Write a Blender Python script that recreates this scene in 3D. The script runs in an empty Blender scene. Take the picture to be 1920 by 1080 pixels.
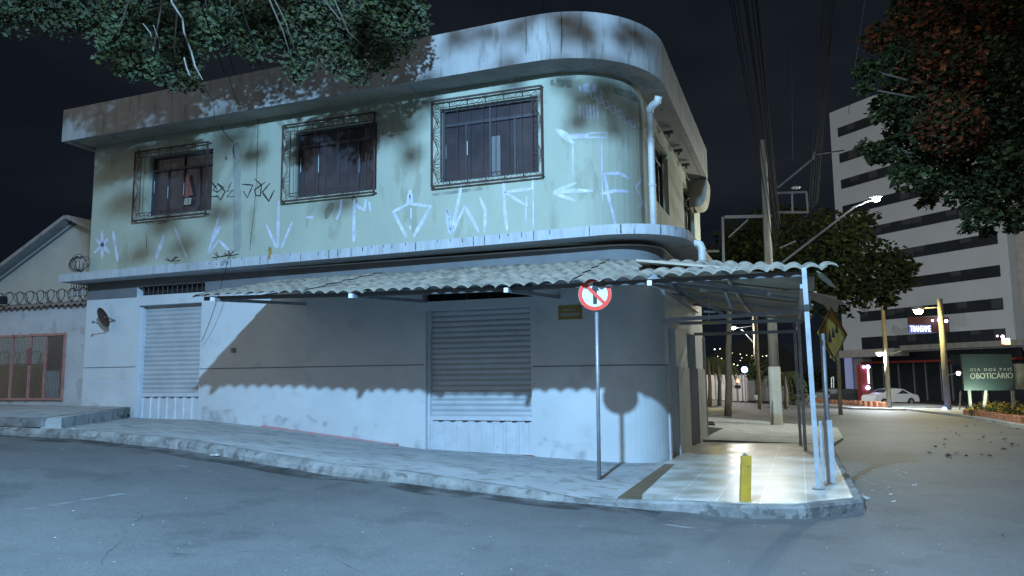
import bpy, math, random
from mathutils import Vector, Matrix, noise
random.seed(7)
SC = bpy.context.scene
COL = SC.collection
# ---------------------------------------------------------------- camera
F = 1450.0; YAW = math.radians(20.2); HZ = 712.0; ROLL = math.radians(-0.6); CZ = 1.4
PITCH = math.atan((HZ - 540) / F)
RM = Matrix.Rotation(YAW, 3, 'Z') @ Matrix.Rotation(math.pi/2 + PITCH, 3, 'X') @ Matrix.Rotation(ROLL, 3, 'Z')
cd = bpy.data.cameras.new('camera'); cam = bpy.data.objects.new('camera', cd); COL.objects.link(cam)
cd.sensor_width = 36; cd.lens = 36 * F / 1920; cd.clip_start = 0.05; cd.clip_end = 3000
cam.matrix_world = Matrix.Translation((0, 0, CZ)) @ RM.to_4x4()
SC.camera = cam
# ---------------------------------------------------------------- view, sky, lights
SC.view_settings.view_transform = 'Standard'; SC.view_settings.look = 'None'
SC.view_settings.exposure = 0; SC.view_settings.gamma = 1
W = bpy.data.worlds.new('World'); SC.world = W; W.use_nodes = True
nt = W.node_tree; bg = nt.nodes['Background']
tc = nt.nodes.new('ShaderNodeTexCoord'); mp = nt.nodes.new('ShaderNodeMapping'); mp.inputs['Scale'].default_value = (1.5, 1.5, 4)
nz = nt.nodes.new('ShaderNodeTexNoise'); nz.inputs['Scale'].default_value = 1.6; nz.inputs['Detail'].default_value = 5
rp = nt.nodes.new('ShaderNodeValToRGB')
rp.color_ramp.elements[0].position = .42; rp.color_ramp.elements[0].color = (.0050, .0070, .0115, 1)
rp.color_ramp.elements[1].position = .75; rp.color_ramp.elements[1].color = (.0125, .0155, .0215, 1)
nt.links.new(tc.outputs['Generated'], mp.inputs['Vector']); nt.links.new(mp.outputs['Vector'], nz.inputs['Vector'])
nt.links.new(nz.outputs['Fac'], rp.inputs['Fac']); nt.links.new(rp.outputs['Color'], bg.inputs['Color'])
bg.inputs['Strength'].default_value = 1.0

def lamp(name, kind, loc, energy, color, radius=.15, **kw):
    l = bpy.data.lights.new(name, kind); l.energy = energy; l.color = color
    if kind in ('POINT', 'SPOT'): l.shadow_soft_size = radius
    for k, v in kw.items(): setattr(l, k, v)
    o = bpy.data.objects.new(name, l); COL.objects.link(o); o.location = loc
    return o
LP = Vector((-2.0, 2.0, 8.3))
lamp('street_light', 'SPOT', LP, 13500, (.33, .635, 1.0), .15, spot_size=math.radians(136), spot_blend=.55).rotation_euler = Vector((-6, 8, -8.3)).to_track_quat('-Z', 'Y').to_euler()
# faint glow of the lit city, the only sun lamp: very wide, very weak
s = lamp('city_glow', 'SUN', (0, 0, 30), .84, (1.0, 1.0, .92)); s.data.angle = math.radians(110)
s.rotation_euler = Vector((.25, .80, -.95)).to_track_quat('-Z', 'Y').to_euler()

# ---------------------------------------------------------------- projecting helpers
O = Vector((0, 0, CZ))
def ray(x, y): return RM @ Vector(((x - 960) / F, -(y - 540) / F, -1))
def onY(x, y, Y): d = ray(x, y); return O + d * (Y / d.y)
def onX(x, y, X): d = ray(x, y); return O + d * (X / d.x)
def onZ(x, y, Z): d = ray(x, y); return O + d * ((Z - CZ) / d.z)
FW = Vector((-math.sin(YAW), math.cos(YAW), 0))
def dp(x, y, D): d = ray(x, y); return O + d * (D / d.dot(FW))
def lerp(a, b, t): return a + (b - a) * t
def knots(K, x):
    if x <= K[0][0]: return K[0][1]
    for (a, va), (b, vb) in zip(K, K[1:]):
        if x <= b: return lerp(va, vb, (x - a) / (b - a))
    return K[-1][1]
KR = [(-80, 3.4), (-16, .68), (-13, .58), (-10.5, .51), (-8.6, .39), (-6.2, .11), (-5, .04), (-3.15, -.09), (-1, -.19), (2, -.2)]
def gz(x, y):
    z = knots(KR, x)
    if y > 18: z -= .0165 * (min(y, 95) - 18)
    return z
def gp(px, py):
    d = ray(px, py); lo = 1.0
    t = 1.0; prev = t
    while t < 400:
        p = O + d * t
        if p.z < gz(p.x, p.y): break
        prev = t; t *= 1.03
    lo, hi = prev, t
    for _ in range(30):
        m = (lo + hi) / 2; p = O + d * m
        if p.z < gz(p.x, p.y): hi = m
        else: lo = m
    return O + d * lo

# ---------------------------------------------------------------- materials
def mat(name, col, rough=.8, col2=None, nscale=3, bump=0, bscale=30, metal=0, emit=None, estr=0, spec=.5, contrast=(.35, .65), stretch=(1, 1, 1), fine=None, alpha=None):
    m = bpy.data.materials.new(name); m.use_nodes = True
    n = m.node_tree.nodes; L = m.node_tree.links; b = n['Principled BSDF']
    b.inputs['Roughness'].default_value = rough; b.inputs['Metallic'].default_value = metal
    b.inputs['Specular IOR Level'].default_value = spec
    b.inputs['Base Color'].default_value = (*col, 1)
    t = n.new('ShaderNodeTexCoord'); M = n.new('ShaderNodeMapping'); M.inputs['Scale'].default_value = stretch
    L.new(t.outputs['Object'], M.inputs['Vector'])
    if col2 is not None:
        z = n.new('ShaderNodeTexNoise'); z.inputs['Scale'].default_value = nscale; z.inputs['Detail'].default_value = 8; z.inputs['Roughness'].default_value = .62
        r = n.new('ShaderNodeValToRGB'); r.color_ramp.elements[0].position = contrast[0]; r.color_ramp.elements[1].position = contrast[1]
        r.color_ramp.elements[0].color = (*col, 1); r.color_ramp.elements[1].color = (*col2, 1)
        L.new(M.outputs['Vector'], z.inputs['Vector']); L.new(z.outputs['Fac'], r.inputs['Fac'])
        out = r.outputs['Color']
        if fine is not None:                       # (scale, colour, threshold, strength)
            z2 = n.new('ShaderNodeTexNoise'); z2.inputs['Scale'].default_value = fine[0]; z2.inputs['Detail'].default_value = 4
            L.new(M.outputs['Vector'], z2.inputs['Vector'])
            r2 = n.new('ShaderNodeValToRGB'); r2.color_ramp.elements[0].position = fine[2]; r2.color_ramp.elements[1].position = fine[2] + .08
            r2.color_ramp.elements[0].color = (0, 0, 0, 1); r2.color_ramp.elements[1].color = (fine[3],) * 3 + (1,)
            mx = n.new('ShaderNodeMixRGB'); mx.inputs['Color2'].default_value = (*fine[1], 1)
            L.new(z2.outputs['Fac'], r2.inputs['Fac']); L.new(r2.outputs['Color'], mx.inputs['Fac']); L.new(out, mx.inputs['Color1'])
            out = mx.outputs['Color']
        L.new(out, b.inputs['Base Color'])
    if bump:
        z = n.new('ShaderNodeTexNoise'); z.inputs['Scale'].default_value = bscale; z.inputs['Detail'].default_value = 6
        B = n.new('ShaderNodeBump'); B.inputs['Strength'].default_value = bump; B.inputs['Distance'].default_value = .02
        L.new(M.outputs['Vector'], z.inputs['Vector']); L.new(z.outputs['Fac'], B.inputs['Height']); L.new(B.outputs['Normal'], b.inputs['Normal'])
    if emit is not None:
        b.inputs['Emission Color'].default_value = (*emit, 1); b.inputs['Emission Strength'].default_value = estr
    if alpha is not None:                          # worn paint: patchy cover
        z = n.new('ShaderNodeTexNoise'); z.inputs['Scale'].default_value = alpha[0]; z.inputs['Detail'].default_value = 5
        r = n.new('ShaderNodeMapRange'); r.inputs[1].default_value = .3; r.inputs[2].default_value = .7
        r.inputs[3].default_value = alpha[1]; r.inputs[4].default_value = alpha[2]
        L.new(t.outputs['Object'], z.inputs['Vector']); L.new(z.outputs['Fac'], r.inputs[0]); L.new(r.outputs[0], b.inputs['Alpha'])
    return m
M = {}
M['lower'] = mat('pale_paint', (.49, .51, .52), .75, (.56, .58, .59), 1.2, .25, 60, fine=(2.2, (.36, .38, .39), .62, .35))
M['upper'] = mat('cream_paint', (.335, .365, .295), .85, (.39, .42, .34), 1.1, .35, 50, stretch=(1, 1, .35), fine=(3, (.26, .27, .205), .58, .6))
M['eave'] = mat('weathered_concrete_paint', (.25, .25, .25), .85, (.32, .32, .315), 1.6, .3, 40, stretch=(1.5, 1.5, .25), fine=(5, (.17, .17, .16), .57, .7))
M['soffit'] = mat('soffit_paint', (.34, .33, .28), .9, (.27, .26, .22), 2.5, .2, 40, fine=(4, (.2, .18, .14), .62, .6))
M['ledge'] = mat('ledge_paint', (.44, .47, .50), .8, (.34, .36, .38), 2.2, .3, 40, stretch=(4, 4, .4), fine=(9, (.14, .14, .13), .63, .85))
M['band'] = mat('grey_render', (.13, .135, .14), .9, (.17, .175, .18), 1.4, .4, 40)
M['line'] = mat('groove', (.16, .17, .18), .9)
M['dark'] = mat('dark_void', (.012, .012, .012), .9)
M['wood'] = mat('dark_timber', (.036, .032, .038), .55, (.060, .054, .060), 3, .2, 20, stretch=(3, 3, .3))
M['glasswin'] = mat('window_glass', (.035, .03, .036), .22, (.06, .05, .055), 2, 0)
M['iron'] = mat('rusty_iron', (.045, .03, .028), .7, (.09, .045, .035), 8)
M['shutter'] = mat('galvanised_shutter', (.36, .38, .40), .55, (.44, .46, .48), 2, .1, 60, metal=.15)
M['gate'] = mat('white_sheet_metal', (.56, .59, .62), .5, (.48, .50, .53), 4, .05, 40, metal=.1, fine=(12, (.25, .22, .2), .68, .6))
M['rust'] = mat('rust', (.30, .10, .08), .85, (.20, .08, .07), 12)
M['pink'] = mat('pink_paint', (.50, .17, .18), .85, (.34, .26, .26), 6, .3, 30)
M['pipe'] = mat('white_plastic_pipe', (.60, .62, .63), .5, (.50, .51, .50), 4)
M['spray'] = mat('white_spray_paint', (.64, .67, .82), .85, alpha=(5, .45, 1.0))
M['sprayf'] = mat('faded_spray_paint', (.60, .64, .80), .8, alpha=(5, .55, 1.0))
M['sprayk'] = mat('black_spray_paint', (.02, .02, .02), .8)
M['crack'] = mat('crack', (.05, .05, .04), .9, alpha=(14, .3, .95))
M['stain'] = mat('stain', (.20, .19, .15), .9, alpha=(4, .0, .6))
M['patch'] = mat('grey_patch_paint', (.36, .38, .40), .85, alpha=(3, .1, .6))
M['asb'] = mat('fibre_cement', (.19, .17, .14), .9, (.29, .265, .215), 3, .5, 50, fine=(4, (.10, .10, .085), .54, .8))
M['asbu'] = mat('fibre_cement_side', (.44, .39, .31), .9, (.32, .28, .22), 2, .5, 50)
M['steel'] = mat('painted_steel_tube', (.34, .36, .39), .5, (.24, .25, .27), 6, .1, 30, metal=.3)
M['steelw'] = mat('pale_steel_tube', (.40, .43, .46), .45, (.30, .32, .34), 6, metal=.1)
M['purlin'] = mat('dull_purlin_steel', (.10, .105, .11), .7)
M['poleg'] = mat('galvanised_pole', (.34, .36, .38), .45, (.25, .26, .28), 9, metal=.4)
M['side'] = mat('grey_pavement', (.25, .26, .26), .85, (.34, .35, .35), 1.4, .5, 25, fine=(4, (.16, .165, .16), .55, .7))
M['curb'] = mat('worn_curb_concrete', (.12, .12, .115), .9, (.26, .26, .25), 3.0, .9, 14, fine=(8, (.09, .085, .08), .55, .8))
M['brown'] = mat('brown_tile_edge', (.12, .085, .045), .7, (.08, .055, .03), 5)
M['asphalt'] = None
M['paintline'] = mat('worn_road_paint', (.30, .32, .33), .8, alpha=(3, -.35, .5))
M['yellow'] = mat('yellow_paint', (.56, .34, .03), .6, (.42, .25, .03), 8, fine=(14, (.2, .15, .05), .63, .8))
M['signy'] = mat('faded_yellow_plate', (.34, .215, .03), .6, (.22, .14, .04), 7)
M['black'] = mat('black_paint', (.015, .015, .016), .6)
M['white'] = mat('white_plate', (.70, .72, .74), .4)
M['red'] = mat('red_reflective', (.85, .06, .03), .35)
M['concrete'] = mat('pole_concrete', (.18, .17, .14), .9, (.12, .115, .095), 5, .5, 30, stretch=(1, 1, .4))
M['bark'] = mat('bark', (.13, .11, .08), .95, (.08, .065, .05), 8, .8, 20, stretch=(2, 2, .5))
M['twig'] = mat('pale_twig', (.20, .18, .16), .9, (.12, .11, .10), 12)
M['cable'] = mat('cable_sheath', (.016, .016, .017), 1.0, spec=.05)
M['razor'] = mat('razor_wire_steel', (.10, .10, .105), .5, metal=.6)
M['office'] = mat('office_cladding', (.50, .56, .63), .8, (.55, .61, .69), .3)
M['oband'] = mat('tinted_glass', (.018, .024, .034), .3, (.03, .038, .05), .4)
M['blind'] = mat('dim_window_blind', (.045, .052, .06), .7)
M['nwall'] = mat('neighbour_plaster', (.38, .37, .38), .9, (.46, .45, .45), 1.2, .4, 30, fine=(3, (.26, .25, .24), .58, .5))
M['cream'] = mat('cream_gable_and_lit_sheet', (.50, .50, .45), .9, (.43, .43, .38), 1.5)
M['clay'] = mat('clay_tile', (.15, .12, .10), .9, (.22, .17, .14), 6)
M['gatered'] = mat('red_oxide_paint', (.40, .20, .17), .7, (.30, .13, .10), 6)
M['brick'] = mat('orange_brick', (.42, .17, .08), .85, (.28, .11, .06), 6)
M['green'] = mat('leaf_green', (.048, .060, .020), .9, spec=.15)
M['green2'] = mat('leaf_light', (.085, .105, .05), .9, spec=.2)
M['olive'] = mat('leaf_olive', (.042, .045, .018), .8)
M['darkred'] = mat('leaf_dark_red', (.085, .028, .012), .9, spec=.1)
M['vdark'] = mat('leaf_very_dark', (.020, .025, .009), .95, spec=.1)
M['green3'] = mat('leaf_blue_green', (.055, .080, .048), .9, spec=.2)
M['dgreen'] = mat('leaf_dark', (.040, .050, .014), .9, spec=.15)
M['redleaf'] = mat('leaf_red', (.17, .045, .015), .9, spec=.1)
M['carw'] = mat('white_car_paint', (.62, .64, .68), .25)
M['card'] = mat('dark_car_paint', (.05, .055, .06), .25)
M['tyre'] = mat('tyre_rubber', (.015, .015, .015), .9)
M['bill'] = mat('billboard_print', (.022, .032, .034), .5, (.032, .046, .046), .4)
M['billtxt'] = mat('billboard_lettering', (.26, .24, .21), .6)
M['litter'] = mat('pale_litter', (.42, .42, .40), .9)
M['dlitter'] = mat('dark_litter', (.05, .035, .025), .9)
M['plastic'] = mat('white_plastic_bag', (.75, .77, .80), .5)
M['hill'] = mat('dark_hillside', (.008, .009, .011), 1)
M['redsign'] = mat('red_sign_panel', (.30, .035, .03), .6, (.2, .03, .025), 2)
M['brownsign'] = mat('brown_sign_board', (.11, .045, .03), .7)
M['grime'] = mat('gutter_dirt', (.030, .028, .024), .95, alpha=(2.2, -.25, .85))
M['splash'] = mat('splash_dirt', (.16, .15, .13), .95, alpha=(3.5, -.35, .28))
def emi(name, c, s): return mat(name, (.1, .1, .1), .5, emit=c, estr=s)
M['ewhite'] = emi('white_lamp', (.85, .95, 1), 30); M['ewarm'] = emi('warm_lamp', (1, .78, .25), 40)
M['epink'] = emi('pinkish_lamp', (1, .75, .8), 12); M['eblue'] = emi('blue_lamp', (.08, .16, 1), 14)
M['elilac'] = emi('lilac_lamp', (.55, .5, 1), 9); M['ered'] = emi('red_lamp', (1, .2, .1), 7)
M['etext'] = emi('lit_letters', (.75, .85, 1), 3.0); M['edim'] = emi('dim_window_light', (1, .85, .5), 1.6)
M['eblpan'] = emi('blue_sign_panel', (.08, .12, .5), .7)

def asphalt():
    m = bpy.data.materials.new('asphalt'); m.use_nodes = True
    n = m.node_tree.nodes; L = m.node_tree.links; b = n['Principled BSDF']; b.inputs['Roughness'].default_value = .75
    t = n.new('ShaderNodeTexCoord')
    def noi(sc, det, a, c0, c1, b_, rough=.6):
        z = n.new('ShaderNodeTexNoise'); z.inputs['Scale'].default_value = sc; z.inputs['Detail'].default_value = det; z.inputs['Roughness'].default_value = rough
        r = n.new('ShaderNodeValToRGB'); r.color_ramp.elements[0].position = a; r.color_ramp.elements[1].position = b_
        r.color_ramp.elements[0].color = (*c0, 1); r.color_ramp.elements[1].color = (*c1, 1)
        L.new(t.outputs['Object'], z.inputs['Vector']); L.new(z.outputs['Fac'], r.inputs['Fac']); return r.outputs['Color'], z
    base, _ = noi(.35, 9, .36, (.072, .072, .072), (.116, .116, .113), .68, .72)
    grit, zg = noi(42, 3, .35, (.8, .8, .8), (1.14, 1.14, 1.14), .68)
    fleck, _ = noi(24, 3, .66, (0, 0, 0), (.4, .4, .4), .74)
    patch, _ = noi(1.1, 6, .56, (1, 1, 1), (.74, .74, .73), .64)
    mx = n.new('ShaderNodeMixRGB'); mx.blend_type = 'MULTIPLY'; mx.inputs['Fac'].default_value = 1; L.new(base, mx.inputs['Color1']); L.new(grit, mx.inputs['Color2'])
    m2 = n.new('ShaderNodeMixRGB'); m2.blend_type = 'MULTIPLY'; m2.inputs['Fac'].default_value = .8; L.new(mx.outputs[0], m2.inputs['Color1']); L.new(patch, m2.inputs['Color2'])
    m3 = n.new('ShaderNodeMixRGB'); L.new(fleck, m3.inputs['Fac']); L.new(m2.outputs[0], m3.inputs['Color1']); m3.inputs['Color2'].default_value = (.22, .21, .17, 1)
    L.new(m3.outputs[0], b.inputs['Base Color'])
    B = n.new('ShaderNodeBump'); B.inputs['Strength'].default_value = .5; B.inputs['Distance'].default_value = .01
    L.new(zg.outputs['Fac'], B.inputs['Height']); L.new(B.outputs['Normal'], b.inputs['Normal'])
    return m
M['asphalt'] = asphalt()
def tilemat():
    m = bpy.data.materials.new('glazed_floor_tile'); m.use_nodes = True
    n = m.node_tree.nodes; L = m.node_tree.links; b = n['Principled BSDF']; b.inputs['Roughness'].default_value = .32
    t = n.new('ShaderNodeTexCoord'); br = n.new('ShaderNodeTexBrick')
    mp = n.new('ShaderNodeMapping'); mp.inputs['Rotation'].default_value = (0, 0, math.pi/2)
    br.offset = 0; br.inputs['Scale'].default_value = 1; br.inputs['Brick Width'].default_value = 1.9; br.inputs['Row Height'].default_value = .50
    br.inputs['Mortar Size'].default_value = .006; br.inputs['Color1'].default_value = (.46, .45, .41, 1); br.inputs['Color2'].default_value = (.52, .51, .46, 1)
    br.inputs['Mortar'].default_value = (.75, .75, .72, 1)
    L.new(t.outputs['Object'], mp.inputs['Vector']); L.new(mp.outputs['Vector'], br.inputs['Vector'])
    z = n.new('ShaderNodeTexNoise'); z.inputs['Scale'].default_value = 1.6; z.inputs['Detail'].default_value = 7
    r = n.new('ShaderNodeValToRGB'); r.color_ramp.elements[0].position = .4; r.color_ramp.elements[1].position = .62
    r.color_ramp.elements[0].color = (.62, .60, .55, 1); r.color_ramp.elements[1].color = (1, 1, 1, 1)
    mx = n.new('ShaderNodeMixRGB'); mx.blend_type = 'MULTIPLY'; mx.inputs['Fac'].default_value = 1
    L.new(t.outputs['Object'], z.inputs['Vector']); L.new(z.outputs['Fac'], r.inputs['Fac']); L.new(br.outputs['Color'], mx.inputs['Color1']); L.new(r.outputs['Color'], mx.inputs['Color2'])
    L.new(mx.outputs[0], b.inputs['Base Color'])
    mr = n.new('ShaderNodeMapRange'); mr.inputs[3].default_value = .22; mr.inputs[4].default_value = .5
    L.new(z.outputs['Fac'], mr.inputs[0]); L.new(mr.outputs[0], b.inputs['Roughness'])
    return m
M['tile'] = tilemat()

# ---------------------------------------------------------------- mesh building
ORG = {}
def org(o): return ORG.get(o.name, Vector((0, 0, 0))) if o else Vector((0, 0, 0))
def tag(o, label=None, cat=None, group=None, kind=None):
    if label: o['label'] = label
    if cat: o['category'] = cat
    if group: o['group'] = group
    if kind: o['kind'] = kind
    return o
def thing(name, loc, label, cat, group=None):
    o = bpy.data.objects.new(name, None); COL.objects.link(o); o.location = loc; o.empty_display_size = .2
    ORG[o.name] = Vector(loc)
    return tag(o, label, cat, group)
class MB:
    def __init__(s): s.v = []; s.f = []; s.mi = []; s.cur = 0
    def add(s, vs, fs):
        b = len(s.v); s.v += [Vector(v) for v in vs]
        for f in fs: s.f.append([b + i for i in f]); s.mi.append(s.cur)
        return s
    def quad(s, a, b, c, d): return s.add([a, b, c, d], [(0, 1, 2, 3)])
    def box(s, lo, hi, mtx=None):
        x0, y0, z0 = lo; x1, y1, z1 = hi
        vs = [Vector(p) for p in ((x0,y0,z0),(x1,y0,z0),(x1,y1,z0),(x0,y1,z0),(x0,y0,z1),(x1,y0,z1),(x1,y1,z1),(x0,y1,z1))]
        if mtx is not None: vs = [mtx @ v for v in vs]
        return s.add(vs, [(0,3,2,1),(4,5,6,7),(0,1,5,4),(1,2,6,5),(2,3,7,6),(3,0,4,7)])
    def beam(s, a, b, w, h=None, up=Vector((0, 0, 1))):
        a = Vector(a); b = Vector(b); h = h or w; d = (b - a).normalized()
        if abs(d.dot(up)) > .98: up = Vector((0, 1, 0))
        sx = d.cross(up).normalized() * w / 2; sy = sx.cross(d).normalized() * h / 2
        vs = [p + i * sx + j * sy for p in (a, b) for i, j in ((-1,-1),(1,-1),(1,1),(-1,1))]
        return s.add(vs, [(0,3,2,1),(4,5,6,7),(0,1,5,4),(1,2,6,5),(2,3,7,6),(3,0,4,7)])
    def tube(s, pts, r, n=8, cap=True):
        pts = [Vector(p) for p in pts]; rr = r if isinstance(r, (list, tuple)) else [r] * len(pts)
        base = len(s.v); ref = None
        for i, p in enumerate(pts):
            d = (pts[min(i+1, len(pts)-1)] - pts[max(i-1, 0)])
            d = d.normalized() if d.length > 1e-9 else Vector((0, 0, 1))
            if ref is None: ref = Vector((0, 0, 1)) if abs(d.z) < .9 else Vector((1, 0, 0))
            a = (ref - d * ref.dot(d)); a = a.normalized() if a.length > 1e-6 else d.orthogonal().normalized()
            ref = a; b = d.cross(a)
            for k in range(n):
                t = 2 * math.pi * k / n; s.v.append(p + (a * math.cos(t) + b * math.sin(t)) * rr[i])
        for i in range(len(pts) - 1):
            for k in range(n):
                k2 = (k + 1) % n; s.f.append([base+i*n+k, base+i*n+k2, base+(i+1)*n+k2, base+(i+1)*n+k]); s.mi.append(s.cur)
        if cap:
            s.f.append([base + k for k in range(n)][::-1]); s.mi.append(s.cur)
            s.f.append([base + (len(pts)-1)*n + k for k in range(n)]); s.mi.append(s.cur)
        return s
    def grid(s, rows, close=False):
        b = len(s.v); nr = len(rows); nc = len(rows[0])
        for r in rows: s.v += [Vector(p) for p in r]
        for i in range(nr - 1):
            for j in range(nc - (0 if close else 1)):
                j2 = (j + 1) % nc
                s.f.append([b+i*nc+j, b+i*nc+j2, b+(i+1)*nc+j2, b+(i+1)*nc+j]); s.mi.append(s.cur)
        return s
    def prism(s, poly, z0, z1, side=True):
        n = len(poly); b = len(s.v)
        f0 = z0 if callable(z0) else (lambda x, y: z0); f1 = z1 if callable(z1) else (lambda x, y: z1)
        s.v += [Vector((x, y, f0(x, y))) for x, y in poly] + [Vector((x, y, f1(x, y))) for x, y in poly]
        s.f.append([b + n + i for i in range(n)]); s.f.append([b + i for i in range(n)][::-1]); s.mi += [s.cur] * 2
        for i in range(n):
            j = (i + 1) % n; s.f.append([b+i, b+j, b+n+j, b+n+i]); s.mi.append(s.cur)
        return s
    def sphere(s, c, r, n=10, sq=(1, 1, 1)):
        c = Vector(c); rows = []
        for i in range(n // 2 + 1):
            th = math.pi * i / (n // 2)
            rows.append([c + Vector((math.sin(th)*math.cos(2*math.pi*k/n)*r*sq[0], math.sin(th)*math.sin(2*math.pi*k/n)*r*sq[1], math.cos(th)*r*sq[2])) for k in range(n)])
        return s.grid(rows, True)
    def build(s, name, m, parent=None, smooth=False, bevel=0):
        o_ = org(parent)
        me = bpy.data.meshes.new(name); me.from_pydata([tuple(v - o_) for v in s.v], [], s.f)
        for q in (m if isinstance(m, (list, tuple)) else [m]): me.materials.append(M[q] if isinstance(q, str) else q)
        me.polygons.foreach_set('material_index', s.mi)
        if smooth: me.polygons.foreach_set('use_smooth', [True] * len(s.f))
        me.update()
        o = bpy.data.objects.new(name, me); COL.objects.link(o)
        if parent: o.parent = parent; ORG[o.name] = o_
        if bevel:
            b = o.modifiers.new('bevel', 'BEVEL'); b.width = bevel; b.segments = 2; b.limit_method = 'ANGLE'
        return o
def struct(name, mb, m, smooth=False): return tag(mb.build(name, m, None, smooth), kind='structure')
def solo(name, mb, m, label, cat, group=None, smooth=False, bevel=0): return tag(mb.build(name, m, None, smooth, bevel), label, cat, group)
def textmesh(txt, size, m, parent, origin, right, up, name='lettering', ext=.01, width=None):
    c = bpy.data.curves.new('t', 'FONT'); c.body = txt; c.size = size; c.extrude = ext; c.align_x = 'CENTER'; c.align_y = 'CENTER'
    o = bpy.data.objects.new('t', c); COL.objects.link(o); bpy.context.view_layer.update()
    me = bpy.data.meshes.new_from_object(o.evaluated_get(bpy.context.evaluated_depsgraph_get()))
    bpy.data.objects.remove(o)
    mb = MB(); right = Vector(right).normalized(); up = Vector(up).normalized(); nrm = right.cross(up)
    xs = [v.co.x for v in me.vertices]; k = 1
    if width and xs: k = width / (max(xs) - min(xs))
    mb.add([Vector(origin) + right * v.co.x * k + up * v.co.y + nrm * v.co.z for v in me.vertices], [tuple(p.vertices) for p in me.polygons])
    bpy.data.meshes.remove(me)
    return mb.build(name, m, parent)

# ---------------------------------------------------------------- path (a wall's plan line)
class Path:
    def __init__(s, pts):
        s.p = [Vector(p) for p in pts]; s.l = [0]
        for a, b in zip(s.p, s.p[1:]): s.l.append(s.l[-1] + (b - a).length)
        s.n = []
        for i in range(len(s.p)):
            d = s.p[min(i+1, len(s.p)-1)] - s.p[max(i-1, 0)]; s.n.append(Vector((d.y, -d.x)).normalized())
    def at(s, t, z, off=0):
        t = max(0, min(s.l[-1], t))
        for i in range(len(s.l) - 1):
            if t <= s.l[i+1] + 1e-9: break
        k = (t - s.l[i]) / (s.l[i+1] - s.l[i]); p = s.p[i].lerp(s.p[i+1], k); n = s.n[i].lerp(s.n[i+1], k).normalized()
        return Vector((p.x + n.x * off, p.y + n.y * off, z))
    def hit(s, px, py):
        d = ray(px, py); best = None
        for i in range(len(s.p) - 1):
            a = s.p[i]; e = s.p[i+1] - a
            det = d.x * (-e.y) + e.x * d.y
            if abs(det) < 1e-9: continue
            t = (a.x * (-e.y) + e.x * a.y) / det; u = (d.x * a.y - d.y * a.x) / det
            if t > 0 and -.001 <= u <= 1.001 and (best is None or t < best[0]): best = (t, s.l[i] + u * e.length, CZ + d.z * t)
        return (best[1], best[2]) if best else None
def mkpath(xl, yf, xs, R, ye, seg=14):
    P = [(xl, yf)]
    for k in range(seg + 1):
        a = math.pi/2 * k / seg; P.append((xs - R + R * math.sin(a), yf + R - R * math.cos(a)))
    P.append((xs, ye)); return Path(P)
def wallmesh(path, z0, z1, ops):
    mb = MB(); S = sorted(set([round(x, 4) for x in path.l] + [round(o[k], 4) for o in ops for k in (0, 1)])); Z = sorted(set([z0, z1] + [o[k] for o in ops for k in (2, 3)]))
    for a, b in zip(S, S[1:]):
        for c, d in zip(Z, Z[1:]):
            m = ((a+b)/2, (c+d)/2)
            if any(o[0] < m[0] < o[1] and o[2] < m[1] < o[3] for o in ops): continue
            mb.quad(path.at(a, c), path.at(b, c), path.at(b, d), path.at(a, d))
    for s0, s1, a, b, dep in ops:
        A = [path.at(s0, a), path.at(s1, a), path.at(s1, b), path.at(s0, b)]
        B = [path.at(s0, a, -dep), path.at(s1, a, -dep), path.at(s1, b, -dep), path.at(s0, b, -dep)]
        for i in range(4): j = (i+1) % 4; mb.quad(A[j], A[i], B[i], B[j])
    return mb
def slab(path, off0, off1, z0, z1, cap0=True):
    """band swept along a path between two offsets; z0/z1 may be functions of s"""
    f0 = z0 if callable(z0) else (lambda s: z0); f1 = z1 if callable(z1) else (lambda s: z1)
    mb = MB(); rows = []
    for s in path.l: rows.append([path.at(s, f0(s), off0), path.at(s, f0(s), off1), path.at(s, f1(s), off1), path.at(s, f1(s), off0)])
    mb.grid(rows, True); mb.add(rows[0], [(3, 2, 1, 0)]); mb.add(rows[-1], [(0, 1, 2, 3)]); return mb
def stroke(mb, path, pts, w, off=.004, src=None):
    q = []
    for x, y in pts:
        if src: x, y = src[0] + x * src[2], src[1] + y * src[2]
        h = path.hit(x, y)
        if h: q.append(Vector(h))
    if len(q) < 2: return
    r = []
    for a, b in zip(q, q[1:]):
        n = max(1, int((b - a).length / .12))
        r += [a.lerp(b, k / n) for k in range(n)]
    r.append(q[-1]); rows = []
    for i, p in enumerate(r):
        d = (r[min(i+1, len(r)-1)] - r[max(i-1, 0)]).normalized(); n = Vector((-d.y, d.x))
        ww = w * (.8 + .35 * noise.noise(Vector((p.x * 3, p.y * 3, 0)))) / 2
        if i in (0, len(r) - 1): ww *= .5
        a = p + n * ww; b = p - n * ww
        rows.append([path.at(b.x, b.y, off), path.at(a.x, a.y, off)])
    mb.grid(rows)
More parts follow.
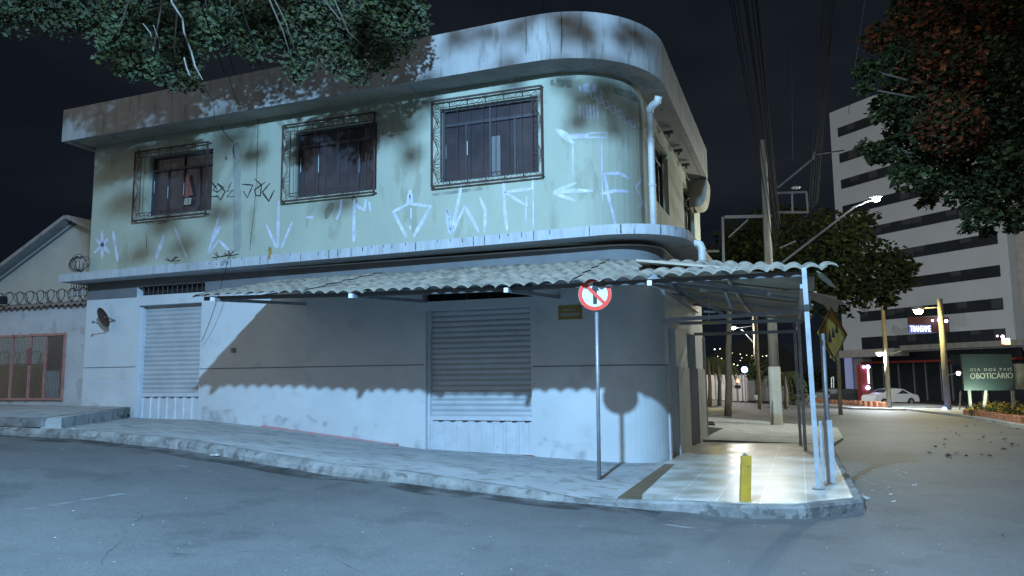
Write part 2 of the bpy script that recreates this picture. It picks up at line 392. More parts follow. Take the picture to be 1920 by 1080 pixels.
#====PART2====
# ================================================================ ground, road, pavement
rows = []
XS = [-260, -160, -100, -80, -60, -45, -35, -28, -22, -18, -16, -14.5, -13, -12, -11, -10.5, -9.6, -8.6, -7.8, -7, -6.2, -5.6, -5, -4.2, -3.6, -3.15, -2.4, -1.7, -1, 0, 1, 2, 4, 7, 11, 16, 24, 35, 50, 75, 110, 170, 260, 400]
YS = [-60, -30, -15, -8, -4, 0, 3, 6, 8, 9.3, 9.6, 10.2, 12, 14, 18, 22, 24, 27, 33, 40, 50, 62, 75, 90, 95, 120, 180, 300, 600]
def gl(x, y): return gz(x, y) - (.6 if x < -2.4 and 9.7 < y < 24.5 else 0)
struct('ground', MB().grid([[(x, y, gl(x, y) - .03) for x in XS] for y in YS]), 'hill', True)
XR = [x for x in XS if -60 <= x <= 75]; YR = [y for y in YS if -15 <= y <= 75]
struct('road', MB().grid([[(x, y, gl(x, y)) for x in XR] for y in YR]), 'asphalt', True)

KF = [(-22, 1.0), (-16.5, .82), (-14.2, .60), (-12.3, .57), (-10.65, .42), (-7.6, .10), (-6.9, .03), (-4.7, -.03), (-3, -.09), (-2, -.11)]
KC = [(-22, .90), (-13, .70), (-10.5, .65), (-8.6, .53), (-6.2, .25), (-5, .18), (-3.15, .0), (-2.5, -.09), (-1.9, -.12)]
YC = 9.42; YW = 13.8
def sz(x, y):
    t = max(0, min(1, (y - YC) / (YW - YC))); return lerp(knots(KC, x), knots(KF, x), t)
def curbline(x): return YC + .05 * noise.noise(Vector((x * 1.7, 0, 0))) + .02 * noise.noise(Vector((x * 7, 3, 0)))
mb = MB(); rws = []
xs = [-22 + .25 * i for i in range(int((22 - 2.0) / .25) + 1)]
for k in range(9):
    t = k / 8
    rws.append([(x, lerp(curbline(x) + .17, YW + .6, t), sz(x, lerp(curbline(x) + .17, YW, t)) + (.012 * noise.noise(Vector((x * 1.3, t * 5, 2))) if 0 < k < 8 else 0)) for x in xs])
mb.grid(rws); struct('sidewalk', mb, 'side', True)
# curb: broken worn concrete edge
mb = MB(); rws = [[], [], [], [], []]
for i in range(int(20.0 / .06) + 1):
    x = -22 + .06 * i; y = curbline(x); z = sz(x, YC)
    e = .025 * noise.noise(Vector((x * 4.1, 1, 0))) + .02 * noise.noise(Vector((x * 11, 5, 0)))
    c = max(0, noise.noise(Vector((x * 2.3, 9, 0))) - .22) * .22
    rws[0].append((x, y + .18, z - .002)); rws[1].append((x, y + .05 + c, z + .004 - c * .15)); rws[2].append((x, y + .01 + e * .5 + c * .6, z - .02 + e - c * .6))
    rws[3].append((x, y - .03 + e, z - .08 + e * .6)); rws[4].append((x, y - .05 + e, gz(x, y) - .05))
mb.grid(rws); struct('sidewalk_curb', mb, 'curb')
# raised slab on the left
P1 = [(-22, 9.55), (-12.0, 9.62), (-11.7, 9.75), (-13.7, 12.7), (-14.5, 13.79), (-22, 13.79)]
struct('raised_sidewalk', MB().prism(P1, lambda x, y: .3, lambda x, y: .845 + .012 * (-12 - x)), 'side')
mb = MB()
mb.beam((-22, 9.52, .86), (-12.0, 9.58, .775), .10, .16); mb.beam((-11.98, 9.62, .775), (-14.3, 13.6, .80), .10, .15)
struct('raised_sidewalk_curb', mb, 'curb')
# tiled corner platform
PZ = -.05
def pz(x, y): return PZ - .011 * max(0, y - 11)
PL = [(-1.93, 9.90), (-1.3, 9.66), (-.64, 9.55), (-.1, 9.70), (.13, 9.95), (.53, 10.38), (.53, 11.0), (.53, 19.45), (-2.32, 19.45), (-2.32, 13.9), (-2.10, 13.72)]
struct('tiled_platform', MB().prism(PL, lambda x, y: -.9, pz), 'tile')
mb = MB(); CP = [(-2.5, YC + .02)] + [(-1.9, 9.42)] + [(-1.3, 9.5), (-.64, 9.38), (-.02, 9.56), (.26, 9.84), (.64, 10.26), (.66, 10.6), (.62, 14), (.62, 19.4)]
fine = []
for a, b in zip(CP, CP[1:]):
    a = Vector(a); b = Vector(b); n = max(2, int((b - a).length / .07)); fine += [a.lerp(b, k / n) for k in range(n)]
fine.append(Vector(CP[-1])); rws = [[], [], [], []]
for i, p in enumerate(fine):
    d = (fine[min(i+1, len(fine)-1)] - fine[max(i-1, 0)]).normalized(); n = Vector((d.y, -d.x)); e = .022 * noise.noise(Vector((p.x * 6, p.y * 6, 0)))
    z = pz(p.x, p.y) - .004
    for r, (of, dz) in enumerate(((-.15, -.004), (-.03, .0), (.0, -.03), (.03, -.4))):
        q = p + n * (of + e * (0 if r == 0 else 1)); rws[r].append((q.x, q.y, z + dz + (e * .5 if r else 0)))
mb.grid(rws); struct('platform_curb', mb, 'curb')
mb = MB(); mb.quad((-2.24, 9.72, -.098), (-1.93, 9.90, PZ + .004), (-2.10, 13.72, pz(0, 13.7) + .004), (-2.28, 13.79, -.085))
mb.quad((-2.24, 9.72, -.5), (-1.93, 9.90, -.5), (-1.93, 9.90, PZ + .004), (-2.24, 9.72, -.098))
struct('platform_ramp_edge', mb, 'brown')
# pavement beyond the platform and across the side street
def patch(name, pxs, m, h, bottom=-3):
    pts = [gp(*p) for p in pxs]; struct(name, MB().prism([(p.x, p.y) for p in pts], lambda x, y: bottom, lambda x, y: gz(x, y) + h), m)
mb = MB(); mb.prism([(.62, 19.46), (1.0, 22.5), (1.1, 28.5), (-.4, 31), (-1.6, 33), (-14, 36), (-14, 26), (-2.32, 25.5), (-2.32, 19.46)], lambda x, y: -3, lambda x, y: gz(x, y) + .07)
struct('side_pavement', mb, 'side')
A = [gp(1300, 742), gp(1480, 756), gp(1600, 768), gp(1700, 770), gp(1800, 782), gp(1925, 806)]
B_ = [gp(1925, 775), gp(1800, 765), gp(1700, 757), gp(1600, 752), gp(1480, 746), gp(1300, 735)]
struct('far_pavement', MB().prism([(p.x, p.y) for p in A + B_], lambda x, y: -4, lambda x, y: gz(x, y) + .12), 'side')
mb = MB(); ra = []; rb = []
for i in range(200):
    x = -21.5 + .1 * i; y = curbline(x) - .04; w = .42 + .22 * noise.noise(Vector((x * .8, 7, 0)))
    ra.append((x, y, gz(x, y) + .004)); rb.append((x, y - w, gz(x, y - w) + .004))
mb.grid([ra, rb]); struct('gutter_dirt', mb, 'grime')
for k in (1, 3, 5, 6):
    x, y = [(-9, 7.6), (-6.5, 6.2), (-3.2, 7.4), (-5, 5), (-.5, 7.2), (1.5, 8.5), (3.2, 12)][k]; a = [.3, -.2, .1, .9, -.1, 1.2, 1.5][k]; mb = MB(); ra = []; rb = []
    for i in range(26):
        a += random.uniform(-.45, .45) * .8; a = a * .97; x += math.cos(a) * .09; y += math.sin(a) * .09; w = .0045 * random.uniform(.5, 1.3)
        ra.append((x - math.sin(a) * w, y + math.cos(a) * w, gz(x, y) + .005)); rb.append((x + math.sin(a) * w, y - math.cos(a) * w, gz(x, y) + .005))
    mb.grid([ra, rb]); struct('road_crack', mb, 'grime')
# worn paint lines
for px in ([(80, 838), (185, 852)], [(305, 868), (398, 885)], [(1232, 982), (1300, 992), (1420, 1006)], [(30, 960), (240, 925)]):
    mb = MB(); P = [gp(*p) for p in px]
    L_, R_ = [], []
    Q = []
    for a, b in zip(P, P[1:]): Q += [a.lerp(b, k / 6) for k in range(7)]
    for p in Q:
        d = (P[-1] - P[0]).normalized(); n = Vector((-d.y, d.x, 0)) * .035
        a = p + n; b = p - n; L_.append((a.x, a.y, gz(a.x, a.y) + .006)); R_.append((b.x, b.y, gz(b.x, b.y) + .006))
    mb.grid([L_, R_]); struct('worn_road_line', mb, 'paintline')

# ================================================================ corner building
XL = -15.95
LOW = mkpath(XL, 13.8, -2.3, .9, 20.5); UP = mkpath(XL, 13.8, -2.8, 1.5, 25.5)
BD = thing('corner_building', (-9, 14, 0), 'two storey corner building, rounded corner, cream graffitied upper floor, pale shuttered lower floor', 'building')
def s_of(path, x): return x - XL
# openings on lower wall : s0,s1,z0,z1,depth
def so(a): return a - XL
shL = (so(-14.33), so(-12.50), .50, 3.20, .22); shR = (so(-6.91), so(-4.70), -.06, 2.78, .22)
ve = (so(-14.4), so(-12.42), 3.43, 3.66, .18); tr = (so(-6.98), so(-4.66), 2.96, 3.23, .25)
Lc = LOW.l[15]      # start of side wall
def sy(y): return Lc + (y - 14.7)
d1 = (sy(14.72), sy(15.72), -.3, 2.40, .22); d2 = (sy(17.4), sy(18.9), -.3, 2.40, .22)
wallmesh(LOW, -.9, 3.85, [shL, shR, ve, tr, d1, d2]).build('lower_wall', 'lower', BD)
Uc = UP.l[15]
def uy(y): return Uc + (y - 15.3)
wins = [(so(-14.2), so(-12.33), 5.30, 6.74, .16), (so(-10.09), so(-8.06), 5.36, 6.85, .16), (so(-6.59), so(-4.50), 5.36, 6.89, .16),
        (uy(16.5), uy(18.9), 5.35, 6.9, .2), (uy(21.6), uy(24.0), 5.35, 6.9, .2)]
wallmesh(UP, 3.9, 7.32, wins).build('upper_wall', 'upper', BD)
# end and back walls closing the body
mb = MB(); mb.quad((XL, 13.8, -.9), (XL, 13.8, 3.85), (XL, 26, 3.85), (XL, 26, -.9)); mb.quad((XL, 26, -.9), (XL, 26, 3.85), (-3.1, 26, 3.85), (-3.1, 26, -.9))
mb.quad((-2.3, 20.5, -.9), (-3.1, 20.5, -.9), (-3.1, 20.5, 3.85), (-2.3, 20.5, 3.85)); mb.quad((-3.1, 20.5, -.9), (-3.1, 26, -.9), (-3.1, 26, 3.85), (-3.1, 20.5, 3.85))
mb.build('lower_end_wall', 'lower', BD)
mb = MB(); mb.quad((XL, 13.8, 3.9), (XL, 13.8, 7.32), (XL, 25.5, 7.32), (XL, 25.5, 3.9)); mb.quad((XL, 25.5, 3.9), (XL, 25.5, 7.32), (-2.8, 25.5, 7.32), (-2.8, 25.5, 3.9))
mb.build('upper_end_wall', 'upper', BD)
# ledge between the floors
def zl(s): return 3.80 + .012 * s
LED = Path([(XL - .35, 13.8)] + [tuple(p) for p in mkpath(XL, 13.8, -2.3, .9, 20.4).p][1:])
def lslab(path, o0, o1, a, b): return slab(path, o0, o1, lambda s: a + .011 * s, lambda s: b + .011 * s)
lp = Path([(p.x, p.y) for p in LED.p])
fl = [lp.p[0]]
lslab(lp, -.9, .5, 3.80, 3.985).build('ledge', 'ledge', BD)
mb = MB()   # drip joints on the ledge face
for k in range(46):
    s = 5.0 + k * .245 + random.uniform(-.05, .05); h = random.choice([.05, .09, .17, .17]); z = 3.98 + .011 * s
    if random.random() < .3: continue
    mb.quad(lp.at(s, z - h, .503), lp.at(s + .018, z - h, .503), lp.at(s + .018, z, .503), lp.at(s, z, .503))
mb.build('ledge_joints', 'crack', BD)
# grey rendered band above the awning line, darkened further for the ledge's shade
def flat_on(path, s0, s1, z0, z1, off, mb, n=None):
    S = sorted(set([s0, s1] + [x for x in path.l if s0 < x < s1]))
    for a, b in zip(S, S[1:]): mb.quad(path.at(a, z0, off), path.at(b, z0, off), path.at(b, z1, off), path.at(a, z1, off))
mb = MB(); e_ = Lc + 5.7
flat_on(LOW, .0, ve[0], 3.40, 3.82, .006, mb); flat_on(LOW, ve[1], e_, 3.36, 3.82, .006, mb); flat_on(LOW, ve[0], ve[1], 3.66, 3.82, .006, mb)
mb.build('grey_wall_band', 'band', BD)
# grooves on the lower wall
mb = MB()
for a, b, z in ((.02, so(-14.35), 1.775), (so(-12.48), so(-6.95), 1.70), (so(-4.68), Lc - .02, 1.63)): flat_on(LOW, a, b, z, z + .022, .003, mb)
mb.build('wall_groove', 'line', BD)
mb = MB()
for z in (1.44, 1.14): flat_on(LOW, .1, so(-14.6), z, z + .022, .004, mb)
mb.build('white_wall_line', 'spray', BD)
# roof: eave soffit, fascia and slab
EP = Path([(XL - .95, 13.8)] + [tuple(p) for p in mkpath(XL, 13.8, -2.8, 1.5, 23.3).p][1:])
def fasc(path, out, ins, a0, a1): return slab(path, ins, out, a0, a1)
ep2 = [Vector((XL - .28, 13.1))]
R = 1.5 + .6
for k in range(17):
    a = math.pi/2 * k / 16; ep2.append(Vector((-2.28 - (R) + R * math.sin(a), 13.1 + (R + .1) * (1 - math.cos(a)))))
ep2.append(Vector((-2.28, 23.3))); EV = Path([tuple(p) for p in ep2])
zb = lambda s: 7.15 + .011 * min(s, 14); zt = lambda s: 7.93 + .021 * min(s, 13)
slab(EV, -.14, 0, zb, zt).build('parapet_fascia', 'eave', BD)
mb = MB(); mb.beam((XL - .21, 13.24, 7.54), (XL - .21, 24, 7.54), .14, .78); mb.build('parapet_end', 'eave', BD)
mb = MB(); n = len(EV.p)
rws = []
for s in EV.l: rws.append([EV.at(s, zb(s) + .05, -.13), EV.at(s, zb(s) + .05, -1.4)])
mb.grid(rws); mb.quad((XL - .2, 13.3, 7.2), (XL + 1.0, 13.3, 7.2), (XL + 1.0, 24, 7.2), (XL - .2, 24, 7.2)); mb.build('soffit', 'soffit', BD)
mb = MB(); rws = [[EV.at(s, zb(s) + .012, -.10) for s in EV.l], [EV.at(s, zb(s) + .012, -.16) for s in EV.l]]; mb.grid(rws)
mb.build('drip_groove', 'line', BD)
mb = MB(); mb.prism([(EV.at(s, 0, -.12).x + (.12 if s == 0 else 0), EV.at(s, 0, -.12).y) for s in EV.l[:-1]] + [(-2.45, 23.2), (XL - .1, 23.2)], 7.3, 7.5); mb.build('roof_slab', 'eave', BD)
# stepped block at the far end of the eave
mb = MB(); rws = []
for k in range(9):
    a = math.pi/2 * k / 8; z = 7.25 - .82 * math.sin(a); w = .5 * math.cos(a) ** .35 if k < 8 else .10
    rws.append([(-2.8, 23.0, z), (-2.78 + w, 23.0, z), (-2.78 + w, 23.9, z), (-2.8, 23.9, z)])
mb.grid(rws, True); mb.build('eave_bracket', 'soffit', BD)
for y in (18.0, 19.6, 21.0):
    mb = MB(); mb.box((-2.74, y, 7.16), (-2.52, y + .07, 7.24)); mb.tube([(-2.62, y + .03, 7.2), (-2.62, y + .03, 7.08)], .025, 6); mb.build('soffit_fixture', 'band', BD)
# stains, cracks, graffiti
z6 = (230, 190, .2963); z2 = (640, 0, .5); z5 = (780, 140, .2964)
mb = MB()
for p in ([(565,510),(600,560)], [(560,605),(600,600),(620,625),(650,570),(600,520),(640,545),(600,575),(570,560)], [(690,510),(660,570),(700,560),(660,605),(705,603)],
          [(755,525),(825,530),(790,610),(765,570)], [(835,490),(880,530),(872,598),(842,595),(835,560),(905,510)], [(935,515),(885,575),(925,632),(962,560)], [(572,560),(600,530)]):
    stroke(mb, UP, p, .042, .006, z6)
mb.build('black_graffiti', 'sprayk', BD)
mb = MB()
for p in ([(620,700),(578,840),(540,970)], [(540,970),(610,880),(685,955)], [(330,800),(405,985)], [(988,630),(982,930)], [(910,780),(975,930)], [(1075,760),(1005,930)],
          [(1385,620),(1380,680),(1355,750)], [(1467,620),(1463,890)], [(1465,650),(1530,690),(1540,620)]): stroke(mb, UP, p, .085, .005, z6)
for p in ([(258,710),(250,765),(195,795),(245,890)], [(258,710),(265,765),(335,775),(270,890)], [(262,780),(262,822)], [(258,845),(260,862)]): stroke(mb, UP, p, .09, .006, z2)
for p in ([(290,690),(262,830),(225,1005)], [(195,850),(215,1010)], [(198,850),(225,1000)], [(230,1000),(310,830)], [(310,830),(400,1000)], [(405,775),(440,860),(435,1000)],
          [(555,670),(562,860),(578,985)], [(740,650),(738,720),(560,745)], [(565,745),(700,830),(700,770)], [(870,745),(1120,735)], [(872,742),(1015,685)], [(870,750),(1010,800)],
          [(1190,625),(1215,760),(1260,945)], [(1190,628),(1280,625),(1355,660)], [(1170,755),(1260,735),(1345,740)], [(1430,650),(1390,710),(1455,930)], [(1405,850),(1430,790),(1462,870)], [(570,40),(585,28),(605,34),(622,22)], [(650,18),(672,10)]): stroke(mb, UP, p, .085, .007, z5)
for p in ([(885,345),(1000,440)], [(905,350),(985,405)], [(960,395),(1090,385)]): stroke(mb, UP, p, .12, .008, z5)
mb.build('white_graffiti', 'spray', BD)
mb = MB()
for p in ([(265,840),(210,1000)], [(620,790),(560,900)], [(1165,735),(1210,735)], [(-60,820),(-30,1010)], [(-130,820),(-128,1000)], [(-180,960),(-90,870)], [(-170,870),(-80,960)], [(1560,640),(1570,700)]): stroke(mb, UP, p, .11, .004, z6)
for p in ([(1010,402),(1200,398),(1212,368),(1085,372),(1080,400)], [(742,720),(742,970)], [(993,440),(990,640)], [(1172,400),(1180,800)], [(695,830),(697,930)]): stroke(mb, UP, p, .035, .004, z5)
for k in range(6): stroke(mb, UP, [(1035 + k * 22, 190), (1040 + k * 22, 280)], .05, .004, z5)
for k in range(9):
    x = 1100 + k * 42; y = 110 + k * 30
    stroke(mb, UP, [(x, y), (x + 14, y + 45), (x + 34, y + 40), (x + 30, y - 5), (x, y)], .06, .004 + .0005 * k, z5)
stroke(mb, UP, [(1030, 90), (1130, 80), (1180, 130)], .25, .003, z5)
stroke(mb, UP, [(800, 20), (860, 10)], .04, .003, z6)
mb.build('faded_graffiti', 'sprayf', BD)
mb = MB(); stroke(mb, UP, [(722, 260), (726, 950)], .28, .002, z6); mb.build('grey_paint_patch', 'patch', BD)
mb = MB()
for p, w in (([(600,90),(640,190),(700,262)], .03), ([(706,275),(700,310),(712,365)], .07), ([(858,75),(862,130)], .09), ([(858,130),(850,480),(832,700),(805,945)], .022), ([(655,350),(657,370)], .1), ([(150,830),(155,980)], .02)): stroke(mb, UP, p, w, .009, z6)
mb.build('wall_crack', 'crack', BD)
mb = MB()
for i, (p, w) in enumerate((([(1330,640),(1300,700),(1285,745)], .22), ([(1450,600),(1480,640)], .25), ([(560,20),(700,60)], .12), ([(140,770),(300,760)], .12), ([(100,300),(100,500)], .22), ([(200,740),(480,700)], .1))): stroke(mb, UP, p, w, .0015 + .0004 * i, z6)
for i, (p, w) in enumerate((([(850,50),(980,60),(1050,40)], .2), ([(1440,120),(1470,420)], .12), ([(100,760),(420,720)], .08), ([(1250,100),(1400,160)], .2))): stroke(mb, UP, p, w, .0018 + .0004 * i, z5)
mb.build('wall_stain', 'stain', BD)
mb = MB()
for x, y0, y1 in ((825, 40, 200), (1100, 60, 195), (692, 55, 210)): stroke(mb, EV, [(x, y0), (x + 2, (y0+y1)/2), (x, y1)], .022, .004, z2)
for p in ([(375,150),(400,190),(403,225)], [(425,130),(440,180),(452,200)]): stroke(mb, EV, p, .03, .004)
mb.build('parapet_crack', 'crack', BD)
mb = MB(); ra = []; rb = []
for i in range(126):
    x = XL + .05 + .1 * i
    if so(-14.4) < x - XL < so(-12.45) or so(-6.95) < x - XL < so(-4.65) or x > -3.3:
        if len(ra) > 1: mb.grid([ra, rb])
        ra = []; rb = []; continue
    z = knots(KF, x) - .05; ra.append((x, 13.797, z)); rb.append((x, 13.797, z + .38 + .2 * noise.noise(Vector((x * 1.9, 0, 0)))))
if len(ra) > 1: mb.grid([ra, rb])
mb.build('splash_dirt', 'splash', BD)

# windows with grilles
def window(path, w, kind, i):
    s0, s1, z0, z1, dep = w
    mb = MB(); fr = .05
    def bar(a, b, off, t, d, m=mb): m.add([path.at(a[0], a[1], off), path.at(b[0], a[1], off), path.at(b[0], b[1], off), path.at(a[0], b[1], off), path.at(a[0], a[1], off - d), path.at(b[0], a[1], off - d), path.at(b[0], b[1], off - d), path.at(a[0], b[1], off - d)], [(0,1,2,3),(7,6,5,4),(0,4,5,1),(1,5,6,2),(2,6,7,3),(3,7,4,0)])
    o = -dep + .06; zt_ = z1 - .36
    for a, b in (((s0, z0), (s0+fr, z1)), ((s1-fr, z0), (s1, z1)), ((s0+fr, z0), (s1-fr, z0+fr)), ((s0+fr, z1-fr), (s1-fr, z1)), ((s0+fr, zt_), (s1-fr, zt_+.06))): bar(a, b, o, 0, .05)
    m4 = [(s0 + (s1-s0) * k / 4) for k in (1, 2, 3)]
    for k in m4: bar((k-.02, z0+fr), (k+.02, zt_), o - .003, 0, .04)
    bar((m4[1]-.02, zt_+.06), (m4[1]+.02, z1-fr), o - .003, 0, .04)
    wf = mb.build('window', 'wood', BD)
    mb = MB(); a = -dep + .015
    mb.quad(path.at(s0, z0, a), path.at(s1, z0, a), path.at(s1, z1, a), path.at(s0, z1, a)); mb.build('pane', 'glasswin', wf)
    if kind == 0:
        mb = MB(); mb.quad(path.at(m4[1]+.02, z0+fr, a+.01), path.at(m4[1]+.2, z0+fr, a+.01), path.at(m4[1]+.2, zt_-.3, a+.01), path.at(m4[1]+.02, zt_-.3, a+.01)); mb.build('curtain', 'band', wf)
    if kind == 1:
        mb = MB(); c = m4[1] + .12
        mb.add([path.at(c-.02, z0+.95, o+.02), path.at(c+.04, z0+.95, o+.02), path.at(c+.2, z0+.42, o+.02), path.at(c-.04, z0+.38, o+.02)], [(0,3,2,1)]); mb.build('red_rag', 'rust', wf)
        mb = MB(); mb.add([path.at(c-.05, z0+.2, o+.03), path.at(c+.16, z0+.2, o+.03), path.at(c+.17, z0+.36, o+.03), path.at(c-.03, z0+.36, o+.03)], [(0,1,2,3)]); mb.build('paper_sticker', 'soffit', wf)
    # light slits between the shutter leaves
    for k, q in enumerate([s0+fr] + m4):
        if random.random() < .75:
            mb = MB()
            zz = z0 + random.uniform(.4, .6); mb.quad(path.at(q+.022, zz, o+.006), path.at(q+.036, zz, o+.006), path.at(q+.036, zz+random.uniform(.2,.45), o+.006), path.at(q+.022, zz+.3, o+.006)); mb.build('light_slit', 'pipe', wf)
    return wf
def grille(path, w, wf, g):
    g0, g1, h0, h1, o = g; mb = MB()
    P_ = lambda s, z, of=None: path.at(s, z, o if of is None else of)
    def line(pts, r=.011, n=5): mb.tube(pts, r, n)
    def rect(a, b, c, d, r): line([P_(a, c), P_(b, c)], r); line([P_(b, c), P_(b, d)], r); line([P_(b, d), P_(a, d)], r); line([P_(a, d), P_(a, c)], r)
    rect(g0, g1, h0, h1, .022); i = .2; rect(g0+i, g1-i, h0+.16, h1-.16, .010)
    for c in ((g0, h0), (g1, h0), (g1, h1), (g0, h1)): line([P_(*c), P_(c[0], c[1], 0)], .014)
    n = 6
    for k in range(n + 1):                      # sunburst ornaments in the margins
        x = g0 + (g1 - g0) * k / n
        for a, b in ((h0, h0 + .16), (h1 - .16, h1)): line([P_(x, a), P_(x, b)], .008)
        if k < n:
            for a, b in ((h0, h0 + .16), (h1, h1 - .16)): line([P_(x, a), P_(x + (g1-g0)/n/2, b)], .006); line([P_(x + (g1-g0)/n/2, b), P_(x + (g1-g0)/n, a)], .006)
    for sgn, e in ((1, g0), (-1, g1)):
        for c in (h0 + (h1-h0)*.25, h0 + (h1-h0)*.62, h0 + (h1-h0) * .9):
            for k in range(7):
                a = -1.2 + 2.4 * k / 6; z = c + .34 * math.sin(a)
                if h0 < z < h1: line([P_(e, c), P_(e + sgn * i * (.55 + .45 * math.cos(a)), z)], .006)
    mb.build('grille', 'iron', wf)
    mb = MB()
    for k in range(int((g1 - g0) / .27)):
        x = g0 + i + .1 + k * .27
        if x < g1 - i: mb.tube([P_(x, h0 + .16), P_(x, h1 - .16)], .0045, 5)
    mb.build('grille_bars', 'iron', wf)
GR = [(so(-14.53), so(-12.38), 5.20, 6.86, .12), (so(-10.34), so(-8.05), 5.28, 6.98, .12), (so(-6.73), so(-4.39), 5.26, 7.03, .12)]
for i, w in enumerate(wins[:3]):
    wf = window(UP, w, (1, 2, 0)[i], i); grille(UP, w, wf, GR[i])
for w in wins[3:]: window(UP, w, 2, 3)

# shutters and their sheet-metal bottom gates
def shutter(path, op, zg, name='roller_shutter'):
    s0, s1, z0, z1, dep = op; mb = MB(); rws = []; z = zg
    while z < z1 + .02:
        for f, o in ((0, 0), (.25, .018), (.5, .024), (.75, .018), (.9, 0)):
            rws.append([path.at(s0, z + f * .105, -dep + .03 + o), path.at(s1, z + f * .105, -dep + .03 + o)])
        z += .105
    mb.grid(rws); sh = mb.build(name, 'shutter', BD, True)
    if zg > z0 + .1:
        mb = MB(); pr = []; n = int((s1 - s0 - .16) / .23); x = s0 + .08; w = (s1 - s0 - .16) / n
        pr = [(s0 + .02, .09)]
        for k in range(n): a = x + k * w; pr += [(a + .01, .09), (a + .03, .065), (a + w - .05, .065), (a + w - .035, .09)]
        pr += [(s1 - .02, .09)]
        mb.grid([[path.at(s, z0 + .08, -dep + o) for s, o in pr], [path.at(s, zg - .06, -dep + o) for s, o in pr]])
        for a, b, c, d in ((s0+.01, s1-.01, zg - .06, zg + .02), (s0+.01, s1-.01, z0 + .02, z0 + .08)):
            mb.add([path.at(a, c, -dep+.10), path.at(b, c, -dep+.10), path.at(b, d, -dep+.10), path.at(a, d, -dep+.10), path.at(a, c, -dep+.03), path.at(b, c, -dep+.03), path.at(b, d, -dep+.03), path.at(a, d, -dep+.03)], [(0,1,2,3),(0,4,5,1),(3,2,6,7)])
        g = mb.build('gate_panel', 'gate', sh)
        mb = MB()
        for k in range(n):
            a = x + k * w + w * .55; mb.quad(path.at(a, zg - .085, -dep + .093), path.at(a + w * .5, zg - .085, -dep + .093), path.at(a + w * .5, zg - .065, -dep + .093), path.at(a, zg - .065, -dep + .093))
        mb.build('vent_slots', 'dark', sh)
    # side rails
    mb = MB()
    for a in (s0, s1 - .05): mb.add([path.at(a, z0, -dep+.12), path.at(a+.05, z0, -dep+.12), path.at(a+.05, z1, -dep+.12), path.at(a, z1, -dep+.12), path.at(a, z0, -dep+.02), path.at(a+.05, z0, -dep+.02), path.at(a+.05, z1, -dep+.02), path.at(a, z1, -dep+.02)], [(0,1,2,3),(0,3,7,4),(1,5,6,2)])
    mb.build('guide_rail', 'gate', sh)
    return sh
shutter(LOW, shL, 1.16); shR_o = shutter(LOW, shR, .69)
for d in (d1, d2):
    shutter(LOW, d, d[2], 'side_shutter')
mb = MB(); o = .0
mb.add([LOW.at(shR[0]-.05, -.08, .05), LOW.at(shR[1]+.05, -.08, .05), LOW.at(shR[1]+.05, .0, .05), LOW.at(shR[0]-.05, .0, .05), LOW.at(shR[0]-.05, 0, -.2), LOW.at(shR[1]+.05, 0, -.2)], [(0,1,2,3),(3,2,5,4)]); mb.build('rusty_threshold', 'rust', BD)
for nm, op, n in (('vent_opening', ve, 14), ('transom_opening', tr, 5)):
    mb = MB(); s0, s1, z0, z1, dp_ = op; mb.quad(LOW.at(s0, z0, -dp_), LOW.at(s1, z0, -dp_), LOW.at(s1, z1, -dp_), LOW.at(s0, z1, -dp_)); v = mb.build(nm, 'dark', BD)
    mb = MB()
    for k in range(1, n): a = lerp(s0, s1, k / n); mb.tube([LOW.at(a, z0, -.06), LOW.at(a, z1, -.06)], .012, 5)
    mb.build('bars', 'iron', v)
# side pilasters: pale tile to chest height
for a, b in ((14.30, 14.70), (15.74, 17.38), (18.92, 20.48)):
    S = [sy(a), sy(b)]; mb = MB()
    for z0, z1, o in ((-.35, 1.62, .035),):
        A_ = [LOW.at(S[0] if a > 14.5 else Lc - .12, z0, o), LOW.at(S[1], z0, o), LOW.at(S[1], z1, o), LOW.at(S[0] if a > 14.5 else Lc - .12, z1, o)]; B2 = [LOW.at(S[0] if a > 14.5 else Lc - .12, z0, -.01), LOW.at(S[1], z0, -.01), LOW.at(S[1], z1, -.01), LOW.at(S[0] if a > 14.5 else Lc - .12, z1, -.01)]
        mb.add(A_ + B2, [(0,1,2,3),(3,2,6,7),(0,3,7,4),(1,5,6,2)])
    mb.build('tiled_dado', 'nwall', BD)
mb = MB(); mb.tube([LOW.at(sy(20.5), -.2, .03), LOW.at(sy(20.5), 2.45, .03)], .03, 8); mb.build('white_corner_trim', 'pipe', BD)
# painted strip at the wall foot, bits of render
P_ = [LOW.at(so(x), 0, .0) for x in (-10.6, -7.65)]
mb = MB(); rws = [[], [], [], []]
for k in range(25):
    x = lerp(-10.75, -7.7, k / 24); z = knots(KF, x) + .02; e = .02 * noise.noise(Vector((x * 6, 0, 0)))
    rws[0].append((x, 13.79, z + .045)); rws[1].append((x, 13.76, z + .045 + e)); rws[2].append((x, 13.70 + e, z + .015)); rws[3].append((x, 13.68, z - .08))
mb.grid(rws); mb.build('painted_foot_strip', 'pink', BD)
mb = MB(); mb.box((-7.72, 13.70, .04), (-7.5, 13.79, .17)); mb.build('painted_foot_block', 'pink', BD)
# small things fixed on the wall
mb = MB(); a, b = so(-4.16), so(-3.70); c, d = 2.50, 2.76
flat_on(LOW, a, b, c, d, .012, mb); pl = mb.build('yellow_plate', 'signy', BD)
mb = MB(); flat_on(LOW, a + .05, b - .05, c + .06, c + .12, .015, mb); flat_on(LOW, a + .1, b - .12, c + .16, c + .19, .015, mb); mb.build('plate_lettering', 'soffit', pl)
mb = MB(); mb.box((-11.62, 13.76, 2.05), (-11.52, 13.8, 2.15)); mb.build('switch_box', 'line', BD)
